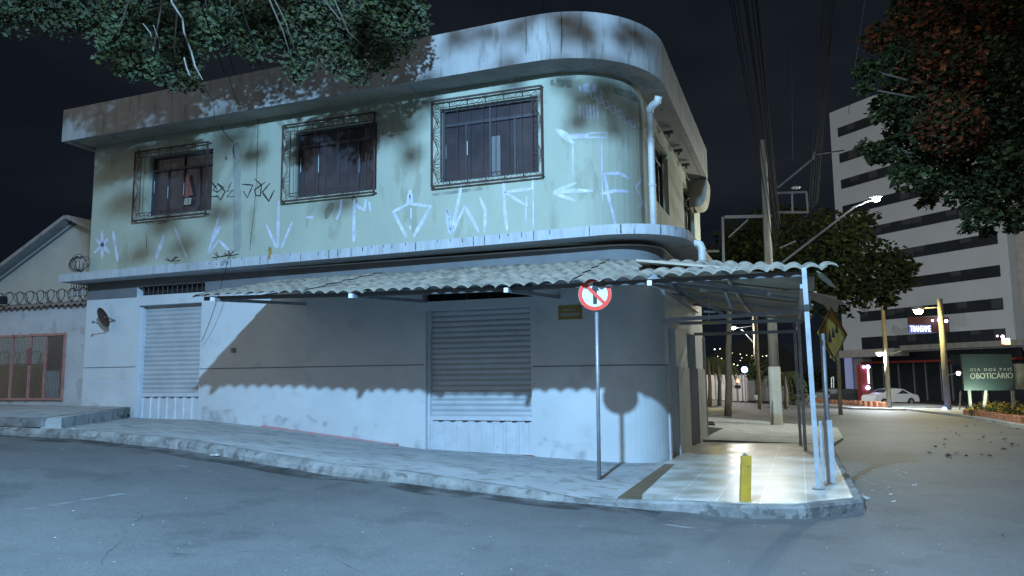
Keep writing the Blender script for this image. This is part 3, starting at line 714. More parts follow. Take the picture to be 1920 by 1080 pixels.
# pipes
mb = MB(); p0 = onX(1228, 172, -2.66); q0 = [(-2.67, 15.75, z) for z in (6.93, 6.5, 5.0, 4.16)]
mb.tube(q0, .07, 10); mb.tube([(-2.67, 15.75, 6.93), (-2.66, 15.72, 7.02), (-2.58, 15.66, 7.07), (-2.48, 15.6, 7.1), (-2.44, 15.55, 7.2)], .08, 10)
for z in (5.35, 6.3): mb.tube([(-2.67, 15.75, z), (-2.67, 15.75, z + .05)], .083, 10)
mb.tube([(-2.67, 15.75, 4.2), (-2.5, 15.6, 4.1), (-2.35, 15.45, 4.04)], .06, 8)
mb.build('downpipe', 'pipe', BD, True)
mb = MB(); mb.tube([(-2.05, 15.3, 4.0), (-1.74, 15.2, 4.0), (-1.68, 15.18, 3.97), (-1.65, 15.17, 3.9), (-1.65, 15.17, 3.05)], .075, 10); mb.tube([(-1.65, 15.17, 3.5), (-1.65, 15.17, 3.56)], .088, 10)
mb.build('lower_drainpipe', 'pipe', BD, True)
mb = MB(); q = [onY(x, y, 13.32) for x, y in ((506, 464), (507, 486))]; mb.tube(q, .035, 6); mb.build('yellowed_pipe_stub', 'signy', BD)
for x, y in ((320, 490), (410, 482), (430, 480)):
    mb = MB(); c = onY(x, y, 13.5)
    for k in range(5): a = random.uniform(0, 6.28); mb.tube([c, c + Vector((math.cos(a) * .22, .05, abs(math.sin(a)) * .14))], .012, 4)
    mb.build('ledge_rebar', 'iron', BD)
mb = MB(); c = onY(412, 489, 13.29)
for k in range(14): mb.sphere(c + Vector((random.uniform(-.28, .28), .02, random.uniform(-.07, .03))), random.uniform(.02, .05), 6)
mb.build('ledge_rubble', 'eave', BD)

# dish lamp fixed on the lower wall
c = onY(190, 596, 13.5)
R_ = thing('satellite_dish', (c.x, 13.8, c.z), 'small dark tilted oval dish mounted on the pale wall left of the left shutter', 'satellite dish')
mb = MB(); ax = Vector((-.12, -.92, -.45)).normalized(); u = ax.cross(Vector((0, 0, 1))).normalized(); v = u.cross(ax); rws = []
ct = c + Vector((.05, 0, 0))
for i in range(7):
    r = .25 * i / 6; rws.append([ct + (u * math.cos(t * math.pi / 12) * .72 + (v * math.sin(t * math.pi / 12))) * max(r, .001) + ax * (r * r * .8 - .06) for t in range(24)])
mb.grid(rws, True); mb.build('dish', 'iron', R_, True)
mb = MB(); mb.tube([(c.x + .1, 13.8, c.z - .05), (c.x + .07, 13.65, c.z), tuple(ct - ax * .05)], .02, 6); mb.build('bracket', 'band', R_)
mb = MB(); mb.tube([tuple(ct + v * -.25), tuple(ct + ax * .25)], .012, 6); mb.sphere(ct + ax * .26, .035, 8); mb.build('receiver_arm', 'band', R_)

# ================================================================ front awning
AW = thing('front_awning', (-4, 12.4, 0), 'long corrugated fibre cement awning sheltering the shuttered front, sloping to the street', 'awning')
FX0, FX1 = -10.22, .42
def fe(x): return Vector((x, 11.1, lerp(2.985, 2.85, (x - FX0) / (FX1 - FX0)) - .045 * math.sin(math.pi * min(1, max(0, (x + 9.5) / 9)))))
def be(x):
    t = max(0, (x + 3.2) / (FX1 + 3.2)); return Vector((x, 13.79 - 1.35 * t, 3.575 - .52 * t))
PW = .235; NW_ = 5; wsh = PW * NW_; nsh = int(round((FX1 - FX0) / wsh)) + 1
def prof(x): return .062 * abs(math.sin(math.pi * (x - FX0) / PW)) ** .75 - .030
for k in range(nsh):
    x0 = FX0 + k * wsh; x1 = min(x0 + wsh + .07, FX1 + .14)
    if x1 - x0 < .1: continue
    ext = random.uniform(-.02, .05); dz = random.uniform(-.010, .010) + (.012 if k % 2 else 0); tilt = random.uniform(-.012, .014); back = random.uniform(0, .05)
    mb = MB(); nx = int((x1 - x0) / PW * 10); NR = 5
    def line(t, lift):
        o = []
        for c in range(nx + 1):
            x = lerp(x0, x1, c / nx); p = fe(x).lerp(be(x), t); p.z += prof(x) + dz + lift + tilt * (c / nx - .5) * 2; o.append(p)
        return o
    rws = [line(-ext / 2.7 - .015, -.010), line(-ext / 2.7 - .015, .002)]
    for r in range(NR):
        t0 = r / NR; t1 = (r + 1) / NR - (back if r == NR - 1 else 0)
        rws += [line(t0 + .02, .022 if r else .004), line(t1, -.004)]
        if r < NR - 1: rws.append(line(t1 + .004, .022))
    mb.grid(rws); mb.build('roof_sheet', 'asb', AW, True)
mb = MB(); px_ = [FX0 + .1 + k * 1.03 for k in range(11)]
for a, b in zip(px_, px_[1:]): mb.beam((a, 11.25, fe(a).z - .055), (b + .004, 11.25, fe(b).z - .055), .055, .07)
mb.build('front_purlin', 'purlin', AW)
mb = MB(); mb.beam((FX0 + .2, 13.6, 3.43), (-3.1, 13.6, 3.43), .05, .05); mb.beam((-3.1, 13.6, 3.43), (.2, 12.35, 2.93), .05, .05); mb.build('rear_purlin', 'steel', AW)
for x in (-9.75, -6.9, -4.15, -1.95):
    zz = fe(x).z - .10
    mb = MB(); mb.beam((x, 13.79, zz + .16), (x, 11.05, zz), .06, .06); br = mb.build('bracket_arm', 'steel', AW)
    mb = MB(); mb.box((x - .033, 11.0, zz - .036), (x + .033, 11.05, zz + .036)); mb.build('white_end_cap', 'white', br)
    if x < -2: mb = MB(); mb.beam((x, 13.78, zz + .5), (x, 11.9, zz + .1), .035, .035); mb.build('brace', 'steel', br)
# front corner post
mb = MB(); mb.beam((.16, 11.1, pz(0, 11.1)), (.13, 11.08, 2.86), .062, .062); mb.build('front_post', 'steelw', AW)
mb = MB(); mb.box((.08, 11.02, PZ), (.24, 11.18, PZ + .012)); mb.build('post_foot', 'steel', AW)
mb = MB(); mb.box((.095, 11.03, 2.28), (.175, 11.04, 2.36)); mb.build('post_clamp', 'black', AW)
mb = MB()
Rl = [(1520, 505), (1545, 512), (1560, 530), (1568, 540), (1550, 533), (1530, 520)]
def shard(pts, d, th=.012):
    m = MB(); a = [dp(x, y, dd) for (x, y), dd in zip(pts, d)]; n = len(a)
    b = [p + Vector((0, th, th)) for p in a]; m.add(a + b, [tuple(range(n)), tuple(range(2*n-1, n-1, -1))] + [(i, i+n, (i+1) % n + n, (i+1) % n) for i in range(n)]); return m
shard([(1531, 509), (1545, 515), (1560, 530), (1568, 541), (1556, 536), (1535, 520)], (10.3, 10.4, 10.6, 10.8, 10.7, 10.4)).build('hanging_sheet_piece', 'cream', AW)  # paler than the roof sheets, cream stands in for yellow lamplight

# side awning (seen from underneath)
SA = thing('side_awning', (-1, 15.5, 0), 'sagging side awning of fibre cement sheets on steel tubes over the tiled platform', 'awning')
def ue(x, y):
    t = (x + 2.3) / 2.6; return lerp(3.22, 2.83, t) - .020 * (y - 11.6) * t
for k in range(8):
    y0 = 11.75 + k * .97; mb = MB(); rws = []; dz = .02 * (k % 2) + random.uniform(-.01, .01); xe = .30 + random.uniform(-.05, .08)
    for r in range(5):
        x = lerp(-2.29, xe, r / 4); rws.append([(x, y0 + c * 1.05 / 48, ue(x, y0) + dz + .03 * math.cos(2 * math.pi * (y0 + c * 1.05 / 48) / .177)) for c in range(49)])
    mb.grid(rws); mb.build('roof_sheet', 'asbu', SA, True)
def bm(name, a, b, w=.06, m='steel', h=None): mm = MB(); mm.beam(a, b, w, h); return mm.build(name, m, SA)
for y in (13.95, 16.2, 18.6): bm('cross_beam', (-2.28, y, lerp(2.43, 2.62, (y-13.9)/4.7) if y < 18 else 2.42), (.08, y, 2.50 if y < 18 else 2.42), .065)
bm('wall_rail', (-2.24, 14.1, 3.05), (-2.24, 19.3, 3.0)); bm('outer_rail', (.10, 11.15, 2.62), (.02, 19.2, 2.50))
bm('middle_rail', (-1.0, 12.0, 2.98), (-1.0, 19.3, 2.86), .05)
for y in (14.0, 16.2, 18.6): bm('rafter', (-2.26, y, 3.13), (.14, y, 2.74 - .02 * (y - 12)), .05)
a = onY(1288, 524, 13.2); b = onY(1441, 551, 12.3); bm('loose_tube', a, b, .05); mm = MB(); d = (b - a).normalized(); mm.beam(b, b + d * .03, .055); mm.build('white_end_cap', 'white', SA)
a = onY(1359, 545, 13.5); b = onY(1372, 577, 13.9); bm('hanging_strut', a, b, .05)
bm('diagonal_brace', onY(1495, 575, 13.5), onY(1507, 552, 13.2), .05); bm('diagonal_brace', onY(1240, 520, 13.6), (-1.2, 13.95, 2.5), .04)
for x, y in ((-.05, 18.8), (.04, 17.4)): bm('rear_post', (x, y, pz(x, y)), (x, y, 2.62), .065)
mm = MB(); mm.beam((.04, 17.4, 1.02), (.0, 17.7, 1.0), .25, .05); mm.beam((.04, 17.35, .86), (.0, 17.6, .88), .22, .05); mm.build('cable_roll', 'litter', SA)
mm = MB(); mm.tube([onY(1329, 540, 13.2), onY(1329.5, 570, 13.2), onY(1329, 603, 13.2)], .006, 4); mm.build('hanging_wire', 'litter', SA)
mm = MB(); q = onY(1330, 604, 13.2); mm.box((q.x - .15, q.y, q.z - .015), (q.x + .1, q.y + .1, q.z + .01)); mm.build('hanging_scrap', 'signy', SA)
mm = MB(); q = onY(1320, 584, 13.9); mm.beam(q, q + Vector((.18, .1, -.01)), .03); mm.build('cable_clamp', 'white', SA)
shard([(1466, 546), (1500, 542), (1515, 541), (1515, 545), (1490, 547)], (11, 11, 11, 11.2, 11.2)).build('broken_edge', 'asb', SA)
shard([(1521, 556), (1536, 553), (1553, 560), (1572, 570), (1571, 585), (1553, 583), (1545, 572), (1522, 562)], (11.2, 11.3, 11.5, 11.8, 11.8, 11.5, 11.4, 11.2)).build('broken_sheet', 'cream', SA)  # cream colour in place of lamplight on the broken sheet
shard([(1520, 548), (1545, 553), (1570, 558), (1569, 564), (1540, 560), (1520, 553)], (11.8, 12, 12.2, 12.2, 12, 11.8)).build('broken_sheet', 'cream', SA)  # same pale cream, lamplight put into the colour
shard([(1565, 562), (1586, 566), (1586, 572), (1560, 571)], (12.2, 12.4, 12.4, 12.2)).build('broken_sheet', 'asbu', SA)

# ================================================================ signs, bollard
sx, sy_ = -2.82, 11.27
SG = thing('road_sign', (sx, sy_, sz(sx, sy_)), 'round red and white no straight ahead sign on a grey pole in front of the building', 'road sign')
SG['label'] = 'round red bordered prohibition sign with barred black arrow on a slim grey pole'
zc_ = 2.66
mb = MB(); mb.tube([(sx, sy_, sz(sx, sy_) - .1), (sx + .02, sy_ + .01, 2.65)], .029, 10); mb.build('pole', 'poleg', SG, True)
fd = (Vector((0, 0, 0)) - Vector((sx, sy_, 0))).normalized(); ang = math.atan2(fd.y, fd.x) + math.pi/2
Rm = Matrix.Translation((sx + fd.x * .04, sy_ + fd.y * .04, zc_)) @ Matrix.Rotation(ang - .06, 4, 'Z')
def disc(r0, r1, y, n=40):
    m = MB(); A1 = []; A2 = []
    for k in range(n): t = 2 * math.pi * k / n; A1.append(Rm @ Vector((r1 * math.cos(t), y, r1 * math.sin(t)))); A2.append(Rm @ Vector((r0 * math.cos(t), y, r0 * math.sin(t))))
    m.grid([A1, A2], True); return m
m1 = MB(); m1.tube([Rm @ Vector((0, -.004, 0)), Rm @ Vector((0, .004, 0))], .248, 40); plate = m1.build('sign_plate', 'white', SG)
disc(.190, .246, -.007).build('red_rim', 'red', plate)
m1 = MB()
def ql(pts, y, m): m.add([Rm @ Vector((x, y, z)) for x, z in pts], [tuple(range(len(pts)))])
ql([(-.03, -.15), (.03, -.15), (.03, .06), (-.03, .06)], -.008, m1); ql([(-.07, .05), (.07, .05), (.0, .18)], -.008, m1); m1.build('arrow', 'black', plate)
m1 = MB(); ql([(-.155, .12), (-.12, .155), (.155, -.12), (.12, -.155)], -.010, m1); m1.build('red_bar', 'red', plate)

bx, by = -.58, 9.78
p = onZ(1397, 940, PZ); bx, by = p.x, p.y
BO = thing('bollard', (bx, by, PZ), 'short worn yellow post standing on the tiled corner platform', 'bollard')
rx = Vector((math.cos(YAW), math.sin(YAW), 0))
mb = MB(); up = Vector((0, 0, 1))
def rq(c, w, d): return [c + rx * a * w/2 + FW * b * d/2 for a, b in ((-1,-1),(1,-1),(1,1),(-1,1))]
c0 = p; c1 = p + up * .53 + rx * .035
mb.grid([rq(c0, .115, .10), rq(c0.lerp(c1, .5), .112, .10), rq(c1, .108, .10)], True); mb.add(rq(c1, .108, .10), [(0, 1, 2, 3)]); mb.build('post', 'yellow', BO, bevel=.006)
mb = MB()
for k in range(8): mb.sphere(c1 + rx * random.uniform(-.04, .04) + FW * random.uniform(-.04, .04) + up * .005, random.uniform(.008, .02), 6)
mb.build('broken_top', 'curb', BO)

wx, wy = .33, 11.75
WS = thing('warning_sign', (wx, wy, PZ), 'faded yellow diamond warning sign turned sideways on a pole beside the awning post', 'road sign')
mb = MB(); mb.tube([(wx, wy, PZ), (wx, wy, 2.0)], .035, 10); mb.build('pole', 'poleg', WS, True)
mb = MB(); mb.beam((wx + .01, wy - .06, PZ), (wx + .0, wy - .06, .80), .12, .05); mb.beam((wx - .09, wy, PZ), (wx - .09, wy, .78), .04, .05); mb.build('steel_channel', 'steelw', WS)
# diamond seen obliquely
cc = dp(1562, 626, 11.3); nd = Vector((.80, -.50, 0)).normalized(); ux = Vector((-nd.y, nd.x, 0)); th = .012; a_ = .40
def dia(r, off): return [cc + ux * r + nd * off, cc + up * r + nd * off, cc - ux * r + nd * off, cc - up * r + nd * off]
mb = MB(); f = dia(a_, .0); b = dia(a_, -th); mb.add(f + b, [(0,1,2,3),(7,6,5,4)] + [(i, i+4, (i+1) % 4 + 4, (i+1) % 4) for i in range(4)]); dm = mb.build('diamond_plate', 'signy', WS)
mb = MB(); o1 = dia(a_ - .025, .003); o2 = dia(a_ - .05, .003); mb.grid([o1, o2], True)
for u0, v0, w_, h_ in ((-.10, -.12, .05, .2), (.0, -.05, .05, .16), (.10, .02, .05, .16)):
    mb.add([cc + ux * (u0 - w_) + up * v0 + nd * .003, cc + ux * (u0 + w_) + up * v0 + nd * .003, cc + ux * u0 + up * (v0 + h_) + nd * .003], [(0, 1, 2)])
mb.build('sign_symbol', 'black', dm)
#====PART3====
# ================================================================ neighbour on the left
NW = thing('boundary_wall', (-19, 14, .9), 'grey plastered street wall with red barred gate left of the corner building', 'wall')
def nx(px): return onY(px, 700, 13.95).x
mb = MB(); g0, g1 = -19.3, -16.72
for a, b, c, d in ((-24, g0, -.5, 3.32), (g1, -15.97, -.5, 3.32), (g0, g1, 2.62, 3.32), (g0, g1, -.5, 1.02)):
    mb.box((a, 13.95, c), (b, 14.15, d))
mb.build('wall', 'nwall', NW)
mb = MB(); rws = []
for j, (y, z) in enumerate(((13.80, 3.32), (13.98, 3.40), (14.05, 3.42), (14.25, 3.34))):
    rws.append([(-24 + k * .03, y, z + .028 * math.sin(2 * math.pi * k * .03 / .2) + .02 * noise.noise(Vector((k * .05, j, 0)))) for k in range(269)])
mb.grid(rws); mb.build('tile_coping', 'clay', NW, True)
gt_ = []
mb = MB()
fx = [g0, nx(22), nx(56), nx(85), nx(120)]
for x in fx: mb.beam((x, 13.93, 1.0), (x, 13.93, 2.66), .05)
for z in (1.05, 2.62): mb.beam((g0, 13.92, z), (g1, 13.92, z), .055)
GT = mb.build('barred_gate', 'gatered', NW)
mb = MB()
for k in range(54): x = g0 + k * .048; mb.beam((x, 13.955, 1.05), (x, 13.955, 2.6), .006)
for k in range(33): z = 1.08 + k * .047; mb.beam((g0, 13.957, z), (g1, 13.957, z), .006)
mb.build('gate_mesh', 'iron', GT)
mb = MB(); mb.box((-19.4, 15.6, .5), (-16.4, 15.7, 3.2)); mb.build('inner_wall', 'pipe', NW)
mb = MB(); mb.beam((nx(56), 13.90, 1.9), (nx(56), 13.9, 2.3), .07); mb.build('latch', 'rust', GT)
# razor wire
def coil(ax, bx_, r, turns, name, m='razor', wob=.03, y=14.02, parent=None):
    mm = MB(); pts = []; n = turns * 14
    for k in range(n + 1):
        t = k / n; a = t * turns * 2 * math.pi; rr = r * (1 + wob * 3 * noise.noise(Vector((t * turns * .7, 0, 1))))
        p = Vector(ax).lerp(Vector(bx_), t); pts.append(p + Vector((.12 * math.sin(a * .5), math.cos(a) * rr, math.sin(a) * rr)))
    mm.tube(pts, .009, 4)
    for k in range(0, n, 2): q = pts[k]; mm.beam(q - Vector((.02, 0, .015)), q + Vector((.02, 0, .015)), .012, .004)
    return mm.build(name, m, parent)
z_ = 3.58
o = coil((-24, 14.02, z_), (-16.1, 14.02, z_), .17, 44, 'razor_wire_coil'); tag(o, 'long coil of razor wire stretched along the tiled coping of the boundary wall', 'razor wire')
mm = MB(); c = onY(148, 494, 13.55)
for k in range(9):
    R3 = Matrix.Rotation(random.uniform(-.5, .5), 3, 'Z') @ Matrix.Rotation(random.uniform(-.4, .4), 3, 'X'); r = random.uniform(.17, .24)
    o2 = Vector((random.uniform(-.05, .05), random.uniform(-.05, .05), random.uniform(-.03, .03)))
    mm.tube([c + o2 + R3 @ Vector((math.cos(t * .42) * r * 1.15, 0, math.sin(t * .42) * r * .85)) for t in range(16)], .009, 4)
solo('razor_wire_roll', mm, 'razor', 'loose bundle of razor wire lying on the left end of the ledge', 'razor wire')
mm = MB(); c = onY(152, 545, 13.8)
for k in range(6): mm.tube([c + Vector((-.22 + .08 * k + .06 * math.cos(t * .5), -.05, .17 * math.sin(t * .5) + .02)) for t in range(14)], .009, 4)
solo('razor_wire_end', mm, 'razor', 'tangled end of razor wire under the left end of the ledge', 'razor wire')
mm = MB(); mm.box((onY(4, 560, 13.7).x - .12, 13.7, 3.42), (onY(4, 560, 13.7).x + .05, 13.8, 3.62)); 
solo('wall_box', mm, 'hill', 'small dark square box standing on the coping at the left picture edge', 'box')
# gabled house behind
Yh = 17.5
apex = onY(140, 414, Yh); ls = onY(-120, 610, Yh); rs = Vector((apex.x + 5, Yh, apex.z - 2.2))
GH = thing('gabled_house', (apex.x, Yh, 1), 'cream gabled house behind the razor wire topped wall', 'house')
mb = MB()
f = [Vector((ls.x, Yh, 0)), Vector((rs.x, Yh, 0)), rs, apex, ls]; b = [v + Vector((0, 8, 0)) for v in f]
mb.add(f + b, [(0,1,2,3,4), (9,8,7,6,5)] + [(i, i+5, (i+1) % 5 + 5, (i+1) % 5) for i in range(5)]); mb.build('gable_wall', 'cream', GH)
mb = MB()
for a, c in ((ls, apex), (apex, rs)):
    d = (c - a).normalized(); nn = Vector((-d.z, 0, d.x)); 
    if nn.z < 0: nn = -nn
    for w0, w1, yy in ((.02, .13, -.35), ):
        A_ = [a + nn * w0 - d * .0, c + nn * w0 + d * .0, c + nn * w1, a + nn * w1]; mb.add([q + Vector((0, yy, 0)) for q in A_] + [q + Vector((0, 8.3, 0)) for q in A_], [(0,1,2,3),(7,6,5,4),(0,4,5,1),(1,5,6,2),(2,6,7,3),(3,7,4,0)])
mb.build('roof', 'eave', GH)
mb = MB(); d = (apex - ls).normalized(); nn = Vector((-d.z, 0, d.x))
mb.beam(ls - nn * .12 + Vector((0, -.03, 0)), apex - nn * .12 + Vector((0, -.03, 0)), .05, .04); mb.build('verge_trim', 'band', GH)

# ================================================================ foliage
def leaves(mb, c, r, n, size, mats, squash=.8, droop=.3):
    for _ in range(n):
        d = Vector((random.gauss(0, 1), random.gauss(0, 1), random.gauss(0, 1) * squash)); l = d.length
        if l == 0: continue
        d = d / l * r * (random.random() ** .45); p = c + d; p.z -= droop * (d.x * d.x + d.y * d.y) / max(r, .01) * .3
        s = size * random.uniform(.6, 1.35)
        a = Vector((random.uniform(-1, 1), random.uniform(-1, 1), random.uniform(-.7, .4))).normalized()
        b = a.cross(Vector((random.uniform(-1, 1), random.uniform(-1, 1), random.uniform(-1, 1)))).normalized()
        w = b * s * .32; fold = a.cross(b) * s * .10
        mb.cur = random.choice(mats)
        mb.add([p, p + a * s * .45 + w + fold, p + a * s, p + a * s * .45 - w + fold, p + a*s*.5], [(0, 1, 4), (1, 2, 4), (0, 4, 3), (4, 2, 3)])
    mb.cur = 0
def limb(mb, a, b, r0, r1, wob=.15, n=7):
    pts = []; rr = []
    for k in range(n + 1):
        t = k / n; p = Vector(a).lerp(Vector(b), t)
        p += Vector((noise.noise(p * .9), noise.noise(p * .9 + Vector((5, 5, 5))), noise.noise(p * .9 + Vector((9, 1, 3))))) * wob * (1 if 0 < k < n else 0)
        pts.append(p); rr.append(lerp(r0, r1, t))
    mb.tube(pts, rr, 8); return pts

# big street tree overhanging top left, its trunk left of the picture
TB = Vector((-7.2, 3.2, .3))
T1 = thing('street_tree', TB, 'large leafy street tree overhanging the roof of the corner building at the upper left', 'tree')
cl = []
for px, py, D, r in ((30, -30, 11, .8), (10, 25, 11, .3), (75, 10, 11.2, .35), (110, 20, 11, .4), (200, 10, 11, .6), (290, -10, 11.5, .7), (400, -5, 11.6, .7), (240, 65, 11, .42), (215, 95, 10.9, .30), (262, 110, 10.8, .32), (285, 125, 10.9, .26), (235, 125, 10.8, .22), (330, 60, 11.2, .42), (345, 105, 11.2, .36), (330, 140, 11.2, .26), (352, 150, 11.1, .2),
                     (395, 55, 11.3, .42), (440, 50, 11.3, .40), (450, 80, 11.2, .22), (500, 30, 11.4, .5), (480, 95, 11.3, .24), (530, 75, 11.4, .34), (560, 115, 11.3, .26), (590, 40, 11.4, .5), (555, 138, 11.3, .16), (610, 90, 11.4, .34), (650, 60, 11.4, .42), (640, 120, 11.3, .24), (680, 100, 11.4, .34), (670, 140, 11.3, .2), (700, 45, 11.4, .5),
                     (735, 80, 11.4, .32), (765, 40, 11.5, .34), (745, 10, 11.5, .5), (660, -10, 11.5, .6), (560, -15, 11.5, .6), (300, 40, 11, .3), (160, 40, 11, .25), (720, 118, 11.4, .18), (780, 15, 11.6, .2), (130, -40, 11, .7)):
    D2 = D + (1.7 if px > 550 else 2.6); cl.append((dp(px, py, D2), r * D2 / D, 2 if (190 < px < 310 and py > 50) or px in (395, 440, 720) else 1))  # flag two marks the brightly lit parts of the crown
# more of the crown, above the picture, between the lamp and the wall
for px, py, f, r in ((760, 215, .60, .30), (730, 250, .6, .22), (770, 290, .6, .14), (690, 230, .62, .2), (700, 190, .6, .25), (640, 150, .62, .3), (800, 190, .6, .16),
                     (1080, 70, .58, .24), (1060, 40, .58, .16), (1110, 95, .58, .14), (980, 85, .62, .16), (1000, 60, .6, .1), (860, 100, .62, .2), (760, 110, .62, .3), (920, 95, .62, .12),
                     (1100, 180, .58, .22), (1150, 200, .58, .22), (1130, 160, .58, .2), (1190, 190, .6, .2), (1085, 225, .58, .14), (1200, 235, .58, .12), (1150, 240, .6, .12), (1060, 150, .6, .15), (1210, 150, .6, .2), (960, 150, .6, .10), (1240, 200, .6, .2),
                     (520, 190, .6, .3), (560, 220, .6, .25), (480, 240, .6, .3), (430, 260, .6, .3), (520, 265, .6, .2), (330, 260, .6, .3), (230, 290, .6, .3), (280, 340, .6, .3), (230, 380, .6, .25), (300, 420, .6, .22), (360, 400, .6, .2), (380, 320, .6, .22), (340, 460, .6, .16), (270, 470, .6, .14), (190, 330, .6, .22), (410, 400, .6, .12),
                     (200, 240, .6, .3), (260, 215, .6, .3), (150, 230, .6, .3), (330, 200, .6, .3), (400, 185, .6, .3), (470, 165, .6, .3), (540, 150, .6, .28), (600, 180, .6, .22), (470, 290, .6, .15), (640, 190, .6, .2), (620, 385, .6, .07), (650, 380, .6, .06)):
    h = (EV if py < 60 else UP).hit(px, py); w = (EV if py < 60 else UP).at(h[0], h[1]) if h else None
    if w and (px > 640 or (px // 10) % 4 != 0): f = .42; cl.append((LP.lerp(w, f), r * .68, 0))
mb = MB()
for c, r, vis in cl:
    leaves(mb, c, r, int((330 if vis else 300) * r * r / .16 + 26), (.105 if vis else .10), (0, 2, 1, 1) if vis == 2 else (3, 3, 0, 3, 2), .75)  # lit clusters get lighter leaf colours, the rest darker ones
mb.build('crown', ['green', 'green2', 'green3', 'olive'], T1)
mb = MB(); fork = Vector((-7.1, 4.0, 8.8)); limb(mb, TB - Vector((0, 0, .4)), fork, .32, .22, .2)
f2 = Vector((-7.8, 8.0, 9.6)); f3 = Vector((-4.6, 7.8, 9.8)); limb(mb, fork, f2, .2, .12); limb(mb, fork, f3, .18, .10)
mb.build('trunk', 'bark', T1, True)
mb = MB()
for i, (c, r, vis) in enumerate(cl):
    if vis and i % 2 == 0: limb(mb, f2 if c.x < -5.5 else f3, c, .035, .008, .3, 6)
    elif not vis and i % 4 == 0: limb(mb, f3 if c.x > -5.5 else f2, c, .03, .008, .2, 5)
mb.build('branches', 'bark', T1, True)
mb = MB(); q = [dp(x, y, 10.6) for x, y in ((318, -30), (322, 5), (342, 35), (345, 60), (358, 95), (366, 125), (380, 150))]; mb.tube(q, [.014] * 6 + [.005], 5)
q = [dp(x, y, 10.6) for x, y in ((268, 44), (282, 62), (288, 95))]; mb.tube(q, .008, 5); q = [dp(x, y, 10.6) for x, y in ((288, 48), (298, 75), (300, 90))]; mb.tube(q, .006, 5)
q = [dp(x, y, 10.6) for x, y in ((345, 108), (350, 128), (356, 142))]; mb.tube(q, .012, 5)
mb.build('hanging_twig', 'twig', T1)

# tree with reddish leaves, upper right, trunk right of the picture
T2B = dp(2350, 1000, 13); T2B.z = -.2
T2 = thing('red_leaved_tree', T2B, 'spreading tree with red and green leaves hanging in at the upper right', 'tree')
mb = MB()
g_cl = []
for px, py, r, red in ((1900, 20, 1.2, .5), (1800, 60, 1.0, .6), (1720, 40, .6, .7), (1650, 70, .35, .6), (1760, 130, .8, .4), (1680, 110, .4, .4), (1625, 130, .22, .1), (1700, 170, .5, .2), (1850, 160, 1.0, .3), (1930, 150, 1.1, .2), (1740, 220, .55, .05), (1660, 200, .3, .05), (1690, 240, .35, .0), (1780, 230, .6, .3), (1660, 285, .28, 0), (1625, 275, .16, 0), (1640, 295, .14, 0), (1720, 290, .45, .0), (1800, 290, .5, .75), (1810, 240, .4, .8), (1795, 320, .2, .7), (1860, 250, .6, .1), (1920, 260, .8, .05),
                       (1700, 330, .28, 0), (1760, 340, .4, 0), (1740, 375, .16, 0), (1820, 360, .4, 0), (1870, 340, .5, 0), (1930, 350, .6, 0), (1840, 405, .26, 0), (1880, 400, .26, 0), (1815, 425, .12, 0), (1850, 432, .12, 0), (1900, 425, .14, 0), (1920, 400, .2, 0), (1690, 20, .3, .6), (1740, -20, .6, .5), (1880, 300, .4, .1), (1620, 165, .12, 0)):
    c = dp(px, py, 13 + random.uniform(-.8, .8)); g_cl.append(c)
    leaves(mb, c, r * .92, int(780 * r * r / .3 + 50), .11, (0, 2, 2, 2, 1) if random.random() > red * .75 else (3, 4, 2, 4, 2), .8)
mb.build('crown', ['dgreen', 'green', 'vdark', 'redleaf', 'darkred'], T2)
mb = MB(); fk = dp(2150, 250, 13.5); limb(mb, T2B - Vector((0, 0, .5)), fk, .35, .22, .2)
for i, c in enumerate(g_cl):
    if i % 2 == 0: limb(mb, fk, c, .05, .012, .3, 6)
mb.build('trunk', 'bark', T2, True)

def tree(name, px, py, D, R, label, base_px, n=14, size=.3, mats=('vdark', 'vdark', 'dgreen'), lobes=None, group=None):
    B = gp(*base_px) if base_px else dp(px, 760, D); c0 = dp(px, py, D)
    T = thing(name, (c0.x, c0.y, gz(c0.x, c0.y)), label, 'tree', group); mb = MB(); cs = []
    for k in range(n):
        if lobes: x, y, r = lobes[k]; c = dp(x, y, D + random.uniform(-R * .5, R * .5))
        else: c = c0 + Vector((random.uniform(-1, 1) * R, random.uniform(-1, 1) * R * .6, random.uniform(-.6, .6) * R)); r = R * random.uniform(.35, .55)
        cs.append(c); leaves(mb, c, r, int(240 * r * r / (size * size) * .09 + 60), size, (0, 0, 1, 2), .8)
    mb.build('crown', list(mats), T); mb = MB()
    limb(mb, (c0.x, c0.y, gz(c0.x, c0.y) - .3), (c0.x, c0.y, c0.z - R * .3), R * .035, R * .025, .1)
    for c in cs[::2]: limb(mb, (c0.x, c0.y, c0.z - R * .35), c, R * .02, R * .008, .2, 5)
    mb.build('trunk', 'bark', T, True); return T
tree('dark_street_tree', 1560, 500, 42, 3.0, 'dark bushy tree across the street rising behind the awning', None,
     lobes=[(1500, 470, 1.6), (1540, 430, 1.4), (1580, 455, 1.8), (1560, 510, 1.9), (1620, 500, 1.8), (1600, 420, 1.0), (1660, 490, 1.3), (1690, 520, .9), (1650, 540, 1.1), (1480, 510, 1.6), (1530, 545, 1.4), (1590, 550, 1.3), (1705, 500, .5), (1625, 410, .6), (1660, 560, .5)], n=15, size=.34)
tree('wide_dark_tree', 1410, 470, 52, 3.6, 'dark wide tree between the corner building and the utility pole', None,
     lobes=[(1370, 470, 1.6), (1400, 440, 1.5), (1430, 470, 1.8), (1350, 500, 1.3), (1460, 440, 1.4), (1480, 480, 1.5), (1390, 510, 1.6), (1420, 415, .9), (1450, 520, 1.5), (1480, 400, .8)], n=10, size=.4)

